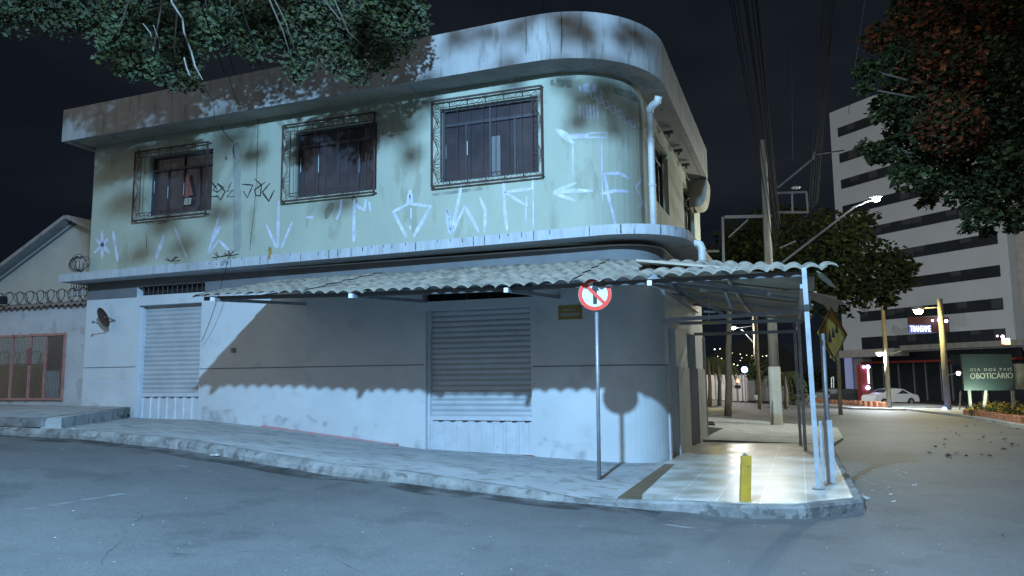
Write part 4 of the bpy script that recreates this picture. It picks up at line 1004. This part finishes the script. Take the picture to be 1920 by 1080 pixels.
# ================================================================ far side of the street
OD0 = dp(1587, 740, 100); OD1 = dp(1914, 740, 80); OD0.z = OD1.z = -2
ox = (OD1 - OD0); OL = ox.length; ox = ox.normalized(); oy = Vector((-ox.y, ox.x, 0))
OB = thing('office_block', tuple(OD0), 'tall pale office block with dark horizontal window bands behind the trees', 'building')
def ob(s, d, z): return OD0 + ox * s + oy * d + Vector((0, 0, z - OD0.z))
TOPZ = dp(1557, 212, 100).z
mb = MB()
def obox(m, s0, s1, d0, d1, z0, z1):
    vs = [ob(s, d, z) for z in (z0, z1) for s, d in ((s0, d0), (s1, d0), (s1, d1), (s0, d1))]; m.add(vs, [(0,3,2,1),(4,5,6,7),(0,1,5,4),(1,2,6,5),(2,3,7,6),(3,0,4,7)])
obox(mb, 0, OL, 0, 22, 4.2, TOPZ); mb.build('facade', 'office', OB)
mb = MB(); obox(mb, OL - .1, OL + 14, 1.2, 22, 3.9, TOPZ - 1); mb.build('side_wing', 'nwall', OB)
def s_at(px, D=None):   # s coordinate on the facade seen at px
    d = ray(px, 600); a = OD0; e = ox; det = d.x * (-e.y) + e.x * d.y; u = (d.x * a.y - d.y * a.x) / det; return u
zr = [dp(1880, y, 81.2).z for y in (447, 502, 563, 632)]; st = (zr[0] - zr[3]) / 3
for k in range(-3, 7):
    zc2 = zr[3] + st * (k + 0) if True else 0
for k in range(10):
    zc2 = zr[3] + st * k
    if zc2 > TOPZ - 1.5: break
    s0 = s_at(1613) if k < 2 else 1.2; s1 = OL - 1.0; hb = .62 if k else .9
    mb = MB(); obox(mb, s0, s1, -.02, .3, zc2 - hb, zc2 + hb); wbd = mb.build('window_band', 'oband', OB)
    mb = MB()
    for j in range(1, 14): a = lerp(s0, s1, j / 14); obox(mb, a - .03, a + .03, -.06, .0, zc2 - hb, zc2 + hb)
    mb.build('mullions', 'black', wbd)
    for q_ in random.sample(range(14), 5):
        a = lerp(s0, s1, q_ / 14); b = lerp(s0, s1, (q_ + 1) / 14); mb = MB(); obox(mb, a + .05, b - .05, -.04, -.025, zc2 + hb - random.uniform(.4, 1.2), zc2 + hb - .04); mb.build('blind', 'blind', wbd)
# ground floor
mb = MB(); obox(mb, s_at(1600), OL - .5, 1.6, 20, -2, 4.2); mb.build('shop_front', 'oband', OB)
mb = MB(); obox(mb, 0, s_at(1612), 0.1, 20, -2, 4.2); obox(mb, 0, s_at(1700), -2.5, 0, 3.7, 4.6); mb.build('ground_floor_wall', 'nwall', OB)
mb = MB(); obox(mb, s_at(1612), OL, -.4, 1.0, 2.9, 3.15); mb.build('red_fascia_line', 'redsign', OB)
mb = MB(); obox(mb, s_at(1700), OL + 2, -1.5, .0, 4.3, 4.9); mb.build('canopy', 'eave', OB)
mb = MB()
for px in (1610, 1634, 1662, 1690, 1712, 1740, 1760, 1790, 1815): a = s_at(px); obox(mb, a - .06, a + .06, 1.45, 1.6, -2, 2.9)
mb.build('shop_mullions', 'steel', OB)
mb = MB(); obox(mb, s_at(1591), s_at(1599), -1.2, -.6, -2, dp(1595, 668, 97).z); o = mb.build('lit_panel', emi('panel_light', (.45, .55, 1), .30), OB)
# red totem with lamps
tq = dp(1624, 745, 72)
TT = thing('red_totem', (tq.x, tq.y, gz(tq.x, tq.y)), 'red freestanding pillar sign with white and lilac lamps before the office block', 'sign')
def camrect(m, px0, px1, py0, py1, D, th=.3):
    a = dp(px0, py1, D); b = dp(px1, py1, D); c = dp(px1, py0, D); d = dp(px0, py0, D); c.x, c.y = b.x, b.y; d.x, d.y = a.x, a.y
    f = FW * th; m.add([a, b, c, d, a + f, b + f, c + f, d + f], [(0,1,2,3),(7,6,5,4),(0,4,5,1),(1,5,6,2),(2,6,7,3),(3,7,4,0)])
mb = MB(); camrect(mb, 1617, 1633, 684, 753, 72, .8); mb.build('panel', 'redsign', TT)
for px, py, r in ((1627.5, 688, .19), (1627.5, 727, .19), (1619.5, 688, .12)):
    mb = MB(); mb.sphere(dp(px, py, 71.8), r, 10); mb.build('lamp_globe', 'elilac', TT)
mb = MB(); camrect(mb, 1628.5, 1630.5, 692, 719, 71.9, .05); mb.build('light_tube', 'elilac', TT)
# radio sign
q = dp(1735, 605, 76)
RS = thing('shop_sign', tuple(q), 'brown sign board with lit blue TRANSAME lettering on the office block', 'sign')
mb = MB(); camrect(mb, 1706, 1781, 594, 623, 76, .3); mb.build('board', 'brownsign', RS)
mb = MB(); camrect(mb, 1705, 1747, 609, 625, 75.9, .08); mb.build('blue_panel', 'eblpan', RS)
textmesh('TRANSAME', .85, 'etext', RS, dp(1726, 617, 75.7), rx, (0, 0, 1), 'lettering', .02, width=2.0)
for px, py, r in ((1763, 600, .26), (1774, 602, .17), (1748.5, 601, .10), (1762, 596, .12)):
    mb = MB(); mb.sphere(dp(px, py, 75.5), r, 8); mb.build('lamp_globe', 'elilac' if r > .11 else 'epink', RS)
q = dp(1885, 637, 60); R2 = thing('lit_shop_sign', tuple(q), 'small lit white and yellow sign hanging before the office block at the right', 'sign')
mb = MB(); camrect(mb, 1884, 1894, 634, 640, 60, .1); mb.build('white_panel', 'etext', R2)
mb = MB(); camrect(mb, 1885, 1895, 640, 646, 60, .1); mb.build('yellow_panel', 'edim', R2)
mb = MB(); camrect(mb, 1880, 1883.5, 632, 645, 60, .1); mb.build('red_panel', 'ered', R2)
mb = MB(); mb.sphere(dp(1880, 631, 59.8), .12, 8); mb.sphere(dp(1870, 630, 59.8), .07, 8); mb.build('lamp_globe', 'epink', R2)

# billboard
q = dp(1862, 765, 36); BB = thing('billboard', (q.x, q.y, gz(q.x, q.y)), 'dark green billboard with pale lettering standing on posts at the right edge', 'billboard')
mb = MB(); camrect(mb, 1808, 1902, 664, 732, 36, .12); bd = mb.build('panel', 'bill', BB)
mb = MB(); camrect(mb, 1902.5, 1960, 682, 730, 36.1, .1); mb.build('plain_panel', 'concrete', BB)
mb = MB(); camrect(mb, 1785, 1808, 666, 684, 38, .1); mb.build('small_dark_panel', 'hill', BB)
tx = dp(1858, 693, 35.985); rr_ = (dp(1902, 700, 36) - dp(1808, 700, 36)); rr_.z = 0
textmesh('D I A   D O S   P A I S', .20, 'billtxt', bd, tx, rr_, (0, 0, 1), 'small_lettering', .01, width=1.93)
tx = dp(1859, 705, 35.985); textmesh('OBOTICÁRIO', .37, 'billtxt', bd, tx, rr_, (0, 0, 1), 'large_lettering', .01, width=1.98)
for px in (1817, 1848, 1898):
    mb = MB(); a = dp(px, 732, 36.1); b = a.copy(); b.z = gz(a.x, a.y) - .1
    if px == 1848: b = b + rx * -.25
    mb.beam(a, b, .12); mb.build('leg', 'concrete', BB)
lamp('billboard_lamp', 'SPOT', dp(1852, 748, 35.2), 260, (.75, 1, .75), .1, spot_size=2.2).rotation_euler = Vector((FW.x, FW.y, .75)).to_track_quat('-Z', 'Y').to_euler()

# poles with street lamps
def pole(name, base, topz, r0, r1, label, group, m='concrete'):
    P = thing(name, (base.x, base.y, gz(base.x, base.y)), label, 'utility pole', group)
    mb = MB(); b = Vector((base.x, base.y, gz(base.x, base.y) - .2)); mb.tube([b, Vector((base.x, base.y, topz))], [r0, r1], 12); mb.build('pole', m, P, True); return P
def luminaire(P, at_, r, em, energy=0, col=(1, 1, 1), rad=.12, name='street_lamp_head'):
    mb = MB(); mb.sphere(at_ + Vector((0, 0, r * .6)), r * 1.15, 10, (1.3, 1, .5)); h = mb.build('lamp_head', 'poleg', P, True)
    mb = MB(); mb.sphere(at_, r, 10, (1, 1, .8)); mb.build('bulb', em, h, True)
    if energy: lamp(name, 'POINT', at_ - Vector((0, 0, r * 1.0 + rad + .05)), energy, col, rad)
g = gp(1457, 801); UP1 = pole('utility_pole', g, dp(1457, 255, 27.5).z, .20, .11, 'x', 'utility poles')
UP1['label'] = 'thick concrete utility pole with crossarms and long lamp arm, just beyond the tiled platform'
D1 = (g - O).dot(FW)
mb = MB(); mb.tube([Vector((g.x, g.y, gz(g.x, g.y))) + rx * -.19 - FW * .1, dp(1452, 560, D1 - .1)], .05, 8); mb.build('cable_conduit', 'concrete', UP1)
mb = MB(); mb.tube([g, g + Vector((0, 0, 2.15))], .212, 12, False); mb.build('painted_band', 'cream', UP1)
def ub(name, a, b, w, m='purlin', D=None): mm = MB(); D = D or D1; mm.beam(dp(*a, D), dp(*b, D), w); return mm.build(name, m, UP1)
ub('crossarm', (1358, 407), (1447, 405), .10); ub('crossarm_brace', (1366, 445), (1402, 412), .05); ub('hanging_strut', (1355, 407), (1357, 492), .09); ub('crossarm', (1320, 471), (1348, 471), .08)
for a, b in (((1456, 362), (1512, 360)), ((1512, 360), (1515, 398)), ((1515, 398), (1458, 398)), ((1485, 362), (1486, 398)), ((1458, 352), (1524, 298)), ((1524, 298), (1528, 285))): ub('transformer_frame', a, b, .07)
mb = MB(); c = dp(1492, 352, D1); mb.sphere(c, .12, 8, (1.6, 1, .5)); mb.build('insulator', 'poleg', UP1)
ub('lamp_arm', (1467, 492), (1602, 388), .07); ub('lamp_arm', (1602, 388), (1640, 373), .05)
luminaire(UP1, dp(1643, 373, D1), .14, 'ewhite', 2600, (.90, 1, .88), .15, 'far_street_light')
ub('bracket', (1462, 465), (1492, 452), .05)
# lamp over the side pavement, on the same pole
nl = Vector((-.9, 25.5, 4.55)); mb = MB(); mb.tube([Vector((g.x, g.y, 5.0)), nl + Vector((0, 0, .2))], .03, 6); mb.build('short_lamp_arm', 'poleg', UP1)
luminaire(UP1, nl, 0.12, 'ewarm', 400, (1.0, .97, .82), .15, 'side_street_light')
gA = gp(1668, 768); UP2 = pole('utility_pole', gA, dp(1668, 545, (gA-O).dot(FW)).z, .16, .12, 'x', 'utility poles'); UP2['label'] = 'pale utility pole with a white side lamp in front of the white parked car'
D2 = (gA - O).dot(FW); mb = MB(); mb.beam(dp(1668, 662, D2), dp(1652, 662, D2), .06); mb.beam(dp(1668, 664, D2), dp(1690, 658, D2), .05); mb.build('lamp_arm', 'poleg', UP2)
luminaire(UP2, dp(1649, 663, D2), 0.20, 'ewhite', 3000, (.80, .92, 1), .1, 'far_lamp_light')
mb = MB()
for k in range(5): mb.tube([dp(1672, 610 + k * 3, D2), dp(1690, 618 + k * 3, D2), dp(1712 - k * 4, 612 + k * 4, D2)], .012, 4)
mb.build('cable_loops', 'cable', UP2)
gB = gp(1778, 772); D3 = (gB - O).dot(FW); UP3 = pole('utility_pole', gB, dp(1764, 560, D3).z, .19, .15, 'x', 'utility poles'); UP3['label'] = 'utility pole glowing yellow in lamplight, with a blue light at its foot'
mb = MB(); mb.beam(dp(1768, 650, D3), dp(1768, 576, D3), .05); mb.beam(dp(1768, 576, D3), dp(1726, 578, D3), .06); mb.beam(dp(1775, 704, D3), dp(1795, 700, D3), .05); mb.build('lamp_arm', 'poleg', UP3)
luminaire(UP3, dp(1722, 583, D3 - .3), 0.26, 'ewarm', 1700, (1, .80, .28), .12, 'yellow_street_light')
mb = MB(); mb.sphere(dp(1797, 700, D3), .13, 8); mb.build('small_lamp', 'epink', UP3)
mb = MB(); mb.sphere(dp(1771, 767, D3 - .5), .14, 8); mb.build('blue_lamp', 'eblue', UP3); lamp('blue_lamp_light', 'POINT', dp(1771, 764, D3 - .9), 14, (.15, .25, 1), .1)
gC = gp(1423, 757); D4 = (gC - O).dot(FW); UP4 = pole('utility_pole', gC, dp(1418, 500, D4).z, .28, .2, 'x', 'utility poles'); UP4['label'] = 'slender far utility pole seen under the awning left of the thick concrete pole'
mb = MB(); mb.beam(dp(1418, 648, D4), dp(1390, 617, D4), .08); mb.build('lamp_arm', 'poleg', UP4); 
luminaire(UP4, dp(1375, 615, D4), .20, 'epink', 2200, (1, .95, .85), .25, 'far_side_street_light')
mb = MB(); mb.beam(dp(1376, 616, D4), dp(1418, 610, D4), .06); mb.build('lamp_bracket', 'poleg', UP4)
gT = gp(1364, 780); D5 = (gT - O).dot(FW)
TR = thing('tree_trunk', (gT.x, gT.y, gz(gT.x, gT.y)), 'bare upright tree trunk at the edge of the side pavement, seen under the awning', 'tree')
mb = MB(); limb(mb, gT - Vector((0, 0, .2)), dp(1368, 560, D5), .17, .12, .06); mb.build('trunk', 'bark', TR, True)
mb = MB(); c = dp(1368, 545, D5)
leaves(mb, c + Vector((0, 0, .3)), 1.0, 500, .2, (0, 1), .7); mb.build('crown', ['dgreen', 'green'], TR)

# cars
def car(px0, px1, py, m, label, yaw, grp='cars parked before the office block'):
    mid = (px0 + px1) / 2; g = gp(mid, py); D = (g - O).dot(FW); Lc_ = (px1 - px0) * D / F; Lr = 4.4
    C = thing('parked_car', (g.x, g.y, gz(g.x, g.y)), label, 'car', grp)
    a = Matrix.Translation(g) @ Matrix.Rotation(YAW + yaw, 4, 'Z'); k = 1.0
    prof = [(-2.2,.35,.8),(-2.2,.75,.82),(-2.05,.92,.84),(-1.35,.98,.86),(-.75,1.38,.68),(.1,1.45,.68),(.8,1.38,.68),(1.5,1.0,.86),(2.1,.85,.84),(2.2,.6,.8),(2.2,.32,.78)]
    mb = MB(); rws = [[a @ Vector((x, -w, z)) for x, z, w in prof], [a @ Vector((x, -w * .8, z + .02)) for x, z, w in prof], [a @ Vector((x, w * .8, z + .02)) for x, z, w in prof], [a @ Vector((x, w, z)) for x, z, w in prof]]
    mb.grid(rws)
    for sgn in (-1, 1):
        low = [a @ Vector((x, sgn * .86, .30)) for x, z, w in prof]; top = [a @ Vector((x, sgn * .88, min(z, .95))) for x, z, w in prof]; tt = [a @ Vector((x, sgn * w, z)) for x, z, w in prof]
        mb.grid([low, top]); mb.grid([top, tt])
    mb.build('body', m, C, True)
    mb = MB()
    for sgn in (-1, 1): mb.add([a @ Vector((x, sgn * (.885 - .19 * (z - .95) / .4), z)) for x, z in ((-1.15, 1.0), (-.7, 1.32), (.75, 1.32), (1.25, 1.0))], [(0,1,2,3)])
    mb.add([a @ Vector(v) for v in ((-1.3,-.7,1.03),(-.78,-.6,1.39),(-.78,.6,1.39),(-1.3,.7,1.03))], [(0,1,2,3)]); mb.add([a @ Vector(v) for v in ((1.45,-.7,1.05),(.83,-.6,1.39),(.83,.6,1.39),(1.45,.7,1.05))], [(0,1,2,3)])
    mb.build('windows', 'oband', C)
    for x in (-1.35, 1.35):
        for sgn in (-1, 1):
            mb = MB(); mb.tube([a @ Vector((x, sgn * .72, .32)), a @ Vector((x, sgn * .92, .32))], .32, 16); w = mb.build('wheel', 'tyre', C)
            mb = MB(); mb.tube([a @ Vector((x, sgn * .91, .32)), a @ Vector((x, sgn * .93, .32))], .18, 12); mb.build('rim', 'poleg', w)
    for sgn in (-1, 1):
        mb = MB(); mb.box((-2.23, sgn * .6 - .16, .68), (-2.1, sgn * .6 + .16, .82), a); mb.build('headlight', 'white', C)
    return C
car(1630, 1710, 760, 'carw', 'white sedan parked behind the pale utility pole with the white lamp', .25)
car(1560, 1617, 757, 'card', 'dark car parked just left of the red pillar sign', .1)
car(1540, 1580, 757, 'steel', 'silver car half hidden behind the awning post, left of the dark car', .2)

# rows of small orange brick blocks edging the far pavement
def blockrow(pxs, n, label, grp, h=.42):
    P = [gp(*p) for p in pxs]; segs = []
    tot = sum((b - a).length for a, b in zip(P, P[1:])); i = 0
    for k in range(n):
        t = (k + .5) / n * tot
        for a, b in zip(P, P[1:]):
            l = (b - a).length
            if t <= l: p = a.lerp(b, t / l); d = (b - a).normalized(); break
            t -= l
        w = tot / n * .62; z = gz(p.x, p.y) + .1
        mb = MB(); mt = Matrix.Translation((p.x, p.y, z)) @ Matrix.Rotation(math.atan2(d.y, d.x) + random.uniform(-.06, .06), 4, 'Z'); hh = h * random.uniform(.85, 1.1)
        mb.box((-w/2, -.15, 0), (w/2, .15, hh), mt); o = mb.build('brick_block', 'brick', None, False, .02); tag(o, label, 'brick block', grp)
blockrow([(1472, 752), (1540, 758), (1600, 763), (1662, 768)], 26, 'orange brick block in the low row edging the far pavement before the parked cars', 'brick blocks in the row before the cars', .40)
blockrow([(1812, 782), (1860, 788), (1925, 801)], 14, 'orange brick block in the low row below the billboard', 'brick blocks in the row below the billboard', .26)
mb = MB()
for px, py in [(random.uniform(1815, 1925), random.uniform(768, 786)) for _ in range(40)]:
    c = gp(px, py); leaves(mb, c + Vector((0, 0, .3)), .35, 90, .14, (0, 1, 2), .6)
tag(mb.build('low_plants', ['green', 'green2', 'yellow'], None), 'low unkempt green plants growing below the billboard', 'plants', kind='stuff')
for px, y0, y1, lab in ((1799, 733, 772, 'leaning thin pale stake left of the billboard posts'), (1850, 738, 770, 'short pale stake with a bent hoop under the billboard')):
    q = gp(px, y1); D = (q - O).dot(FW); mb = MB(); mb.beam(q - Vector((0, 0, .1)), dp(px + 2, y0, D), .07); 
    if px == 1850: mb.tube([dp(px - 8, y1 + 2, D), dp(px - 7, y1 - 14, D), dp(px - 1, y1 - 18, D)], .03, 6)
    solo('stake', mb, 'concrete', lab, 'stake')

# background seen under the awning
def camwall(name, px0, px1, py0, py1, D, m, label, cat, th=.3, group=None):
    mb = MB(); camrect(mb, px0, px1, py0, py1, D, th); 
    return mb
BW = thing('panelled_wall', tuple(dp(1375, 750, 75)), 'pale panelled boundary wall far down the side street under the awning', 'wall')
mb = MB(); camrect(mb, 1300, 1402, 703, 752, 76, .3); mb.build('wall', 'nwall', BW)
mb = MB()
for k in range(11): camrect(mb, 1302 + k * 10, 1304 + k * 10, 700, 752, 75.9, .1)
mb.build('posts', 'band', BW)
mb = MB(); camrect(mb, 1404, 1480, 712, 752, 80, .3); camrect(mb, 1436, 1447, 705, 752, 79, .2); solo('low_far_wall', mb, 'band', 'low dark wall behind the slender utility pole', 'wall')
mb = MB(); camrect(mb, 1414, 1424, 741, 750, 62, .6); solo('pale_box', mb, 'cream', 'pale box on the ground at the foot of the slender far pole', 'box')
q = dp(1383, 718, 70); LG = thing('traffic_light', (q.x, q.y, gz(q.x, q.y)), 'red glowing lamp on a thin post before the panelled wall', 'lamp')
mb = MB(); mb.tube([(q.x, q.y, gz(q.x, q.y)), q], .05, 6); mb.build('post', 'poleg', LG)
mb = MB(); mb.sphere(dp(1383, 714, 69.9), .17, 8); mb.build('red_lamp', 'ered', LG)
mb = MB(); mb.box(tuple(q - Vector((.25, .1, .5))), tuple(q + Vector((.25, .1, -.2)))); mb.build('lamp_case', 'black', LG)
q = dp(1396, 693, 70); LB = thing('blue_street_lamp', (q.x, q.y, gz(q.x, q.y)), 'pale blue lamp on a post beyond the street, left of the slender pole', 'lamp')
mb = MB(); mb.tube([(q.x, q.y, gz(q.x, q.y)), q], .05, 6); mb.build('post', 'poleg', LB); mb = MB(); mb.sphere(q, .28, 10); mb.build('bulb', emi('blue_white_lamp', (.35, .55, 1), 12), LB)
def palm(px, py, D, label, h=None, grp='palms down the side street', fl=2.4):
    c = dp(px, py, D); g_ = Vector((c.x, c.y, gz(c.x, c.y))); P = thing('palm_tree', tuple(g_), label, 'palm', grp)
    mb = MB(); mb.tube([g_ - Vector((0, 0, .3)), g_.lerp(c, .5) + Vector((.08, 0, 0)), c], [.16, .11, .09], 8); mb.build('trunk', 'bark', P, True)
    mb = MB(); n = 14
    for k in range(n):
        a = 2 * math.pi * k / n + random.uniform(-.2, .2); L_ = fl * random.uniform(.8, 1.1); rise = random.uniform(.3, 1.0); prev = None
        dr = Vector((math.cos(a), math.sin(a), 0)); sd = Vector((-dr.y, dr.x, 0)); rows_ = []
        for j in range(9):
            t = j / 8; p = c + dr * L_ * t * (1 - .3 * t) + Vector((0, 0, rise * t - 1.9 * t * t * L_ * .45))
            if prev and j > 0:
                for sg in (-1, 1):
                    l = .55 * (1 - abs(t - .45)) ; q = p + sd * sg * l * .7 + Vector((0, 0, -l * .6)) + dr * .15
                    mb.add([p, p + dr * .06, q], [(0, 1, 2)]); q2 = prev.lerp(p, .5); mb.add([q2, q2 + dr * .06, q2 + sd * sg * l * .75 + Vector((0, 0, -l * .5)) + dr * .12], [(0, 1, 2)])
            prev = p; rows_.append(p)
        mb.tube(rows_, .02, 4)
    mb.build('fronds', 'green2', P)
palm(1327, 672, 52, 'leftmost palm of the far group, half hidden by the building edge')
palm(1345, 678, 56, 'palm with drooping yellow green fronds left of the bare trunk')
palm(1470, 700, 55, 'palm just right of the thick concrete pole, under the awning')
lamp('palm_uplight', 'POINT', dp(1338, 720, 49), 130, (1, .85, .35), .2); 
T = tree('small_far_tree', 1425, 690, 64, 1.2, 'small lamp lit tree around the slender far pole', None, n=6, size=.22, mats=('green', 'green2', 'dgreen'))
tree('small_far_tree', 1478, 730, 60, 1.2, 'low dark bush like tree at the right of the thick concrete pole', None, n=6, size=.22)
tree('small_far_tree', 1390, 730, 82, 1.6, 'dark small tree behind the panelled wall', None, n=6, size=.3)
tree('small_far_tree', 1528, 720, 100, 2.6, 'dark tree behind the silver car, left of the office block', None, n=8, size=.4)
# white posts right
mb = MB(); camrect(mb, 1544, 1548, 695, 707, 66, .1); solo('lit_window_sign', mb, 'etext', 'small white lit upright panel seen between the awning posts and the diamond sign', 'sign')
mb = MB()
for a, b in (((1559, 727), (1559, 708)), ((1559, 708), (1563, 707)), ((1563, 707), (1563, 727))): mb.beam(dp(*a, 66), dp(*b, 66), .07)
solo('white_gate_frame', mb, 'white', 'small white frame standing right of the diamond sign pole', 'frame')

# dark hillside with distant lights
rws = []
for j in range(7):
    t = j / 6; r = []
    for k in range(60):
        px = 1150 + k * 20; D = 180 + 240 * t; p = dp(px, 700, D); hgt = 26 * math.sin(min(1, t * 1.15) * math.pi / 2) * (.55 + .45 * noise.noise(Vector((k * .11, 0, 4)))) * max(.1, min(1, (1700 - px) / 250))
        p.z = -2 + hgt; r.append(p)
    rws.append(r)
mbh = MB(); mbh.grid(rws); struct('hill', mbh, 'hill', True)
hl = [(1340, 655, 1.0), (1350, 654, .7), (1346, 668, .5), (1353, 672, .6), (1373, 662, .4), (1388, 664, .6), (1400, 666, .5), (1376, 683, .8), (1383, 685, .7), (1366, 692, .5), (1388, 676, .5), (1410, 667, .5), (1437, 667, .8), (1430, 668, .5), (1446, 699, .6), (1391, 671, .5)]
mb = MB()
for x, y, r in hl: mb.sphere(dp(x, y, 165), r * .17, 6)
tag(mb.build('distant_lights', emi('distant_city_lights', (1, .92, .6), 3.5)), 'scattered tiny lights of the city on the dark hillside', 'city lights', kind='stuff')
mb = MB(); mb.sphere(dp(1916, 198, 40), .14, 8); q = dp(1916, 198, 40)
lm = thing('high_lamp', tuple(q), 'tiny blue white lamp shining through the red leaved tree at the right edge', 'lamp'); mb.build('bulb', 'elilac', lm); mb = MB(); mb.tube([q + Vector((0, .1, .1)), q + rx * 3 + Vector((0, 0, -.6))], .05, 6); mb.build('arm', 'poleg', lm)

# ================================================================ wires
def wire(a, b, r, label, grp='overhead wires', sag=.0):
    A_ = dp(*a); B3 = dp(*b); pts = []
    for k in range(17): t = k / 16; p = A_.lerp(B3, t); p.z -= sag * 4 * t * (1 - t); pts.append(p)
    mb = MB(); mb.tube(pts, r, 5, False); solo('overhead_wire', mb, 'cable', label, 'wire', grp)
wl = 'dark overhead wire of the bundle running from the thick concrete pole up over the camera'
for i, (x0, y0, x1, r) in enumerate(((1452, 480, 1357, .011), (1450, 470, 1364, .011), (1455, 470, 1372, .010), (1458, 440, 1386, .018), (1456, 450, 1392, .012), (1460, 430, 1402, .014), (1462, 420, 1410, .020), (1461, 440, 1414, .014))):
    wire((x0, y0, 27), (x1, -60, 11.0), r, wl, 'wires of the left bundle', -.25)
wr = 'dark overhead wire of the bundle passing right of the transformer frame'
for i, (x0, x1, r) in enumerate(((1516, 1551, .012), (1522, 1558, .010), (1526, 1564, .010), (1530, 1568, .010), (1533, 1573, .014), (1520, 1577, .010))):
    wire((x0, 395 - i * 4, 27.5), (x1, -60, 12.0), r, wr, 'wires of the right bundle', -.2)
wire((1486, 300, 28), (1483, -40, 16), .009, 'single thin wire hanging straight between the two wire bundles')
wire((1590, 215, 40), (1626, -30, 14), .012, 'single wire right of the bundles in front of the office block')
wire((1528, 290, 27.5), (1582, 282, 33), .03, 'short dark cable leaving the transformer frame to the right')
wire((1440, 300, 26), (1420, 300, 30), .01, 'short wire across the left bundle')
wire((388, -40, 9.5), (440, 140, 13.2), .008, 'right one of the two thin wires crossing behind the leaves at upper left')
wire((362, -40, 9.5), (420, 135, 13.2), .008, 'left one of the two thin wires crossing behind the leaves at upper left')
wire((428, 486, 15.6), (378, 640, 17.0), .006, 'thin loose wire hanging from the ledge beside the left shutter', None, .15)
wire((1020, -30, 14), (1018, 22, 15), .008, 'thin wire meeting the parapet top above the right window')

# ================================================================ litter
def bits(px, n, m, name, label, smin, smax, seed):
    random.seed(seed); mb = MB()
    for _ in range(n):
        x, y = px(); p = gp(x, y); s = random.uniform(smin, smax); a = random.uniform(0, 6.28); z = .004
        P4 = []
        for k in range(5): t = a + k * 1.256; rr = s * random.uniform(.5, 1); P4.append(Vector((p.x + math.cos(t) * rr, p.y + math.sin(t) * rr, gz(p.x, p.y) + z + random.uniform(0, s * .5))))
        P4.append(Vector((p.x, p.y, gz(p.x, p.y) + z + s * .6))); mb.add(P4, [(k, (k+1) % 5, 5) for k in range(5)])
    tag(mb.build(name, m, None), label, 'litter', kind='stuff')
bits(lambda: (random.uniform(0, 1900), random.uniform(880, 1078)), 110, 'litter', 'litter_flecks', 'tiny pale crumbs and paper flecks strewn over the asphalt', .004, .013, 3)
bits(lambda: (random.uniform(1740, 1915), random.uniform(785, 860)), 40, 'dlitter', 'fallen_leaves', 'dark fallen leaves scattered on the side street at the right', .03, .09, 4)
bits(lambda: (random.uniform(1590, 1720), random.uniform(880, 945)), 36, 'litter', 'pale_rubble', 'pale rubble flecks on the road right of the tiled platform', .012, .04, 5)
def crumple(name, px, py, r, m, label, cat, sq=(1, .8, .55), zf=None, seed=1):
    random.seed(seed); p = gp(px, py) if zf is None else onZ(px, py, zf); z = gz(p.x, p.y) if zf is None else zf; mb = MB(); rows_ = []
    for i in range(9):
        th = math.pi * i / 8; rr = []
        for k in range(14):
            ph = 2 * math.pi * k / 14; d = Vector((math.sin(th) * math.cos(ph), math.sin(th) * math.sin(ph), math.cos(th)))
            q = r * (1 + .55 * noise.noise(d * 2.3 + Vector((seed, 0, 0)))); rr.append(Vector((p.x + d.x * q * sq[0], p.y + d.y * q * sq[1], max(z, z + r * sq[2] * .8 + d.z * q * sq[2]))))
        rows_.append(rr)
    mb.grid(rows_, True); solo(name, mb, m, label, cat)
crumple('plastic_bag', 137, 818, .13, 'plastic', 'crumpled white plastic bag lying in the gutter at the left', 'bag', (1.2, .7, .5), None, 3)
crumple('paper_wad', 152, 819, .07, 'plastic', 'small white wad beside the plastic bag in the gutter', 'litter', (1.2, .8, .6), None, 5)
crumple('litter_scrap', 402, 855, .05, 'litter', 'pale scrap of paper under the broken curb', 'litter', (1.6, .8, .3), None, 6)
crumple('litter_scrap', 1612, 936, .08, 'litter', 'larger pale rubble scrap beside the tip of the tiled platform', 'litter', (1.6, 1, .3), None, 8)
crumple('litter_scrap', 1455, 966, .05, 'litter', 'pale scrap lying at the foot of the platform curb', 'litter', (1.6, 1, .4), None, 9)
crumple('rubbish_heap', 1331, 802, .16, 'dlitter', 'small dark heap of rubbish on the side pavement near the building edge', 'rubbish', (1.2, .8, .7), None, 11)
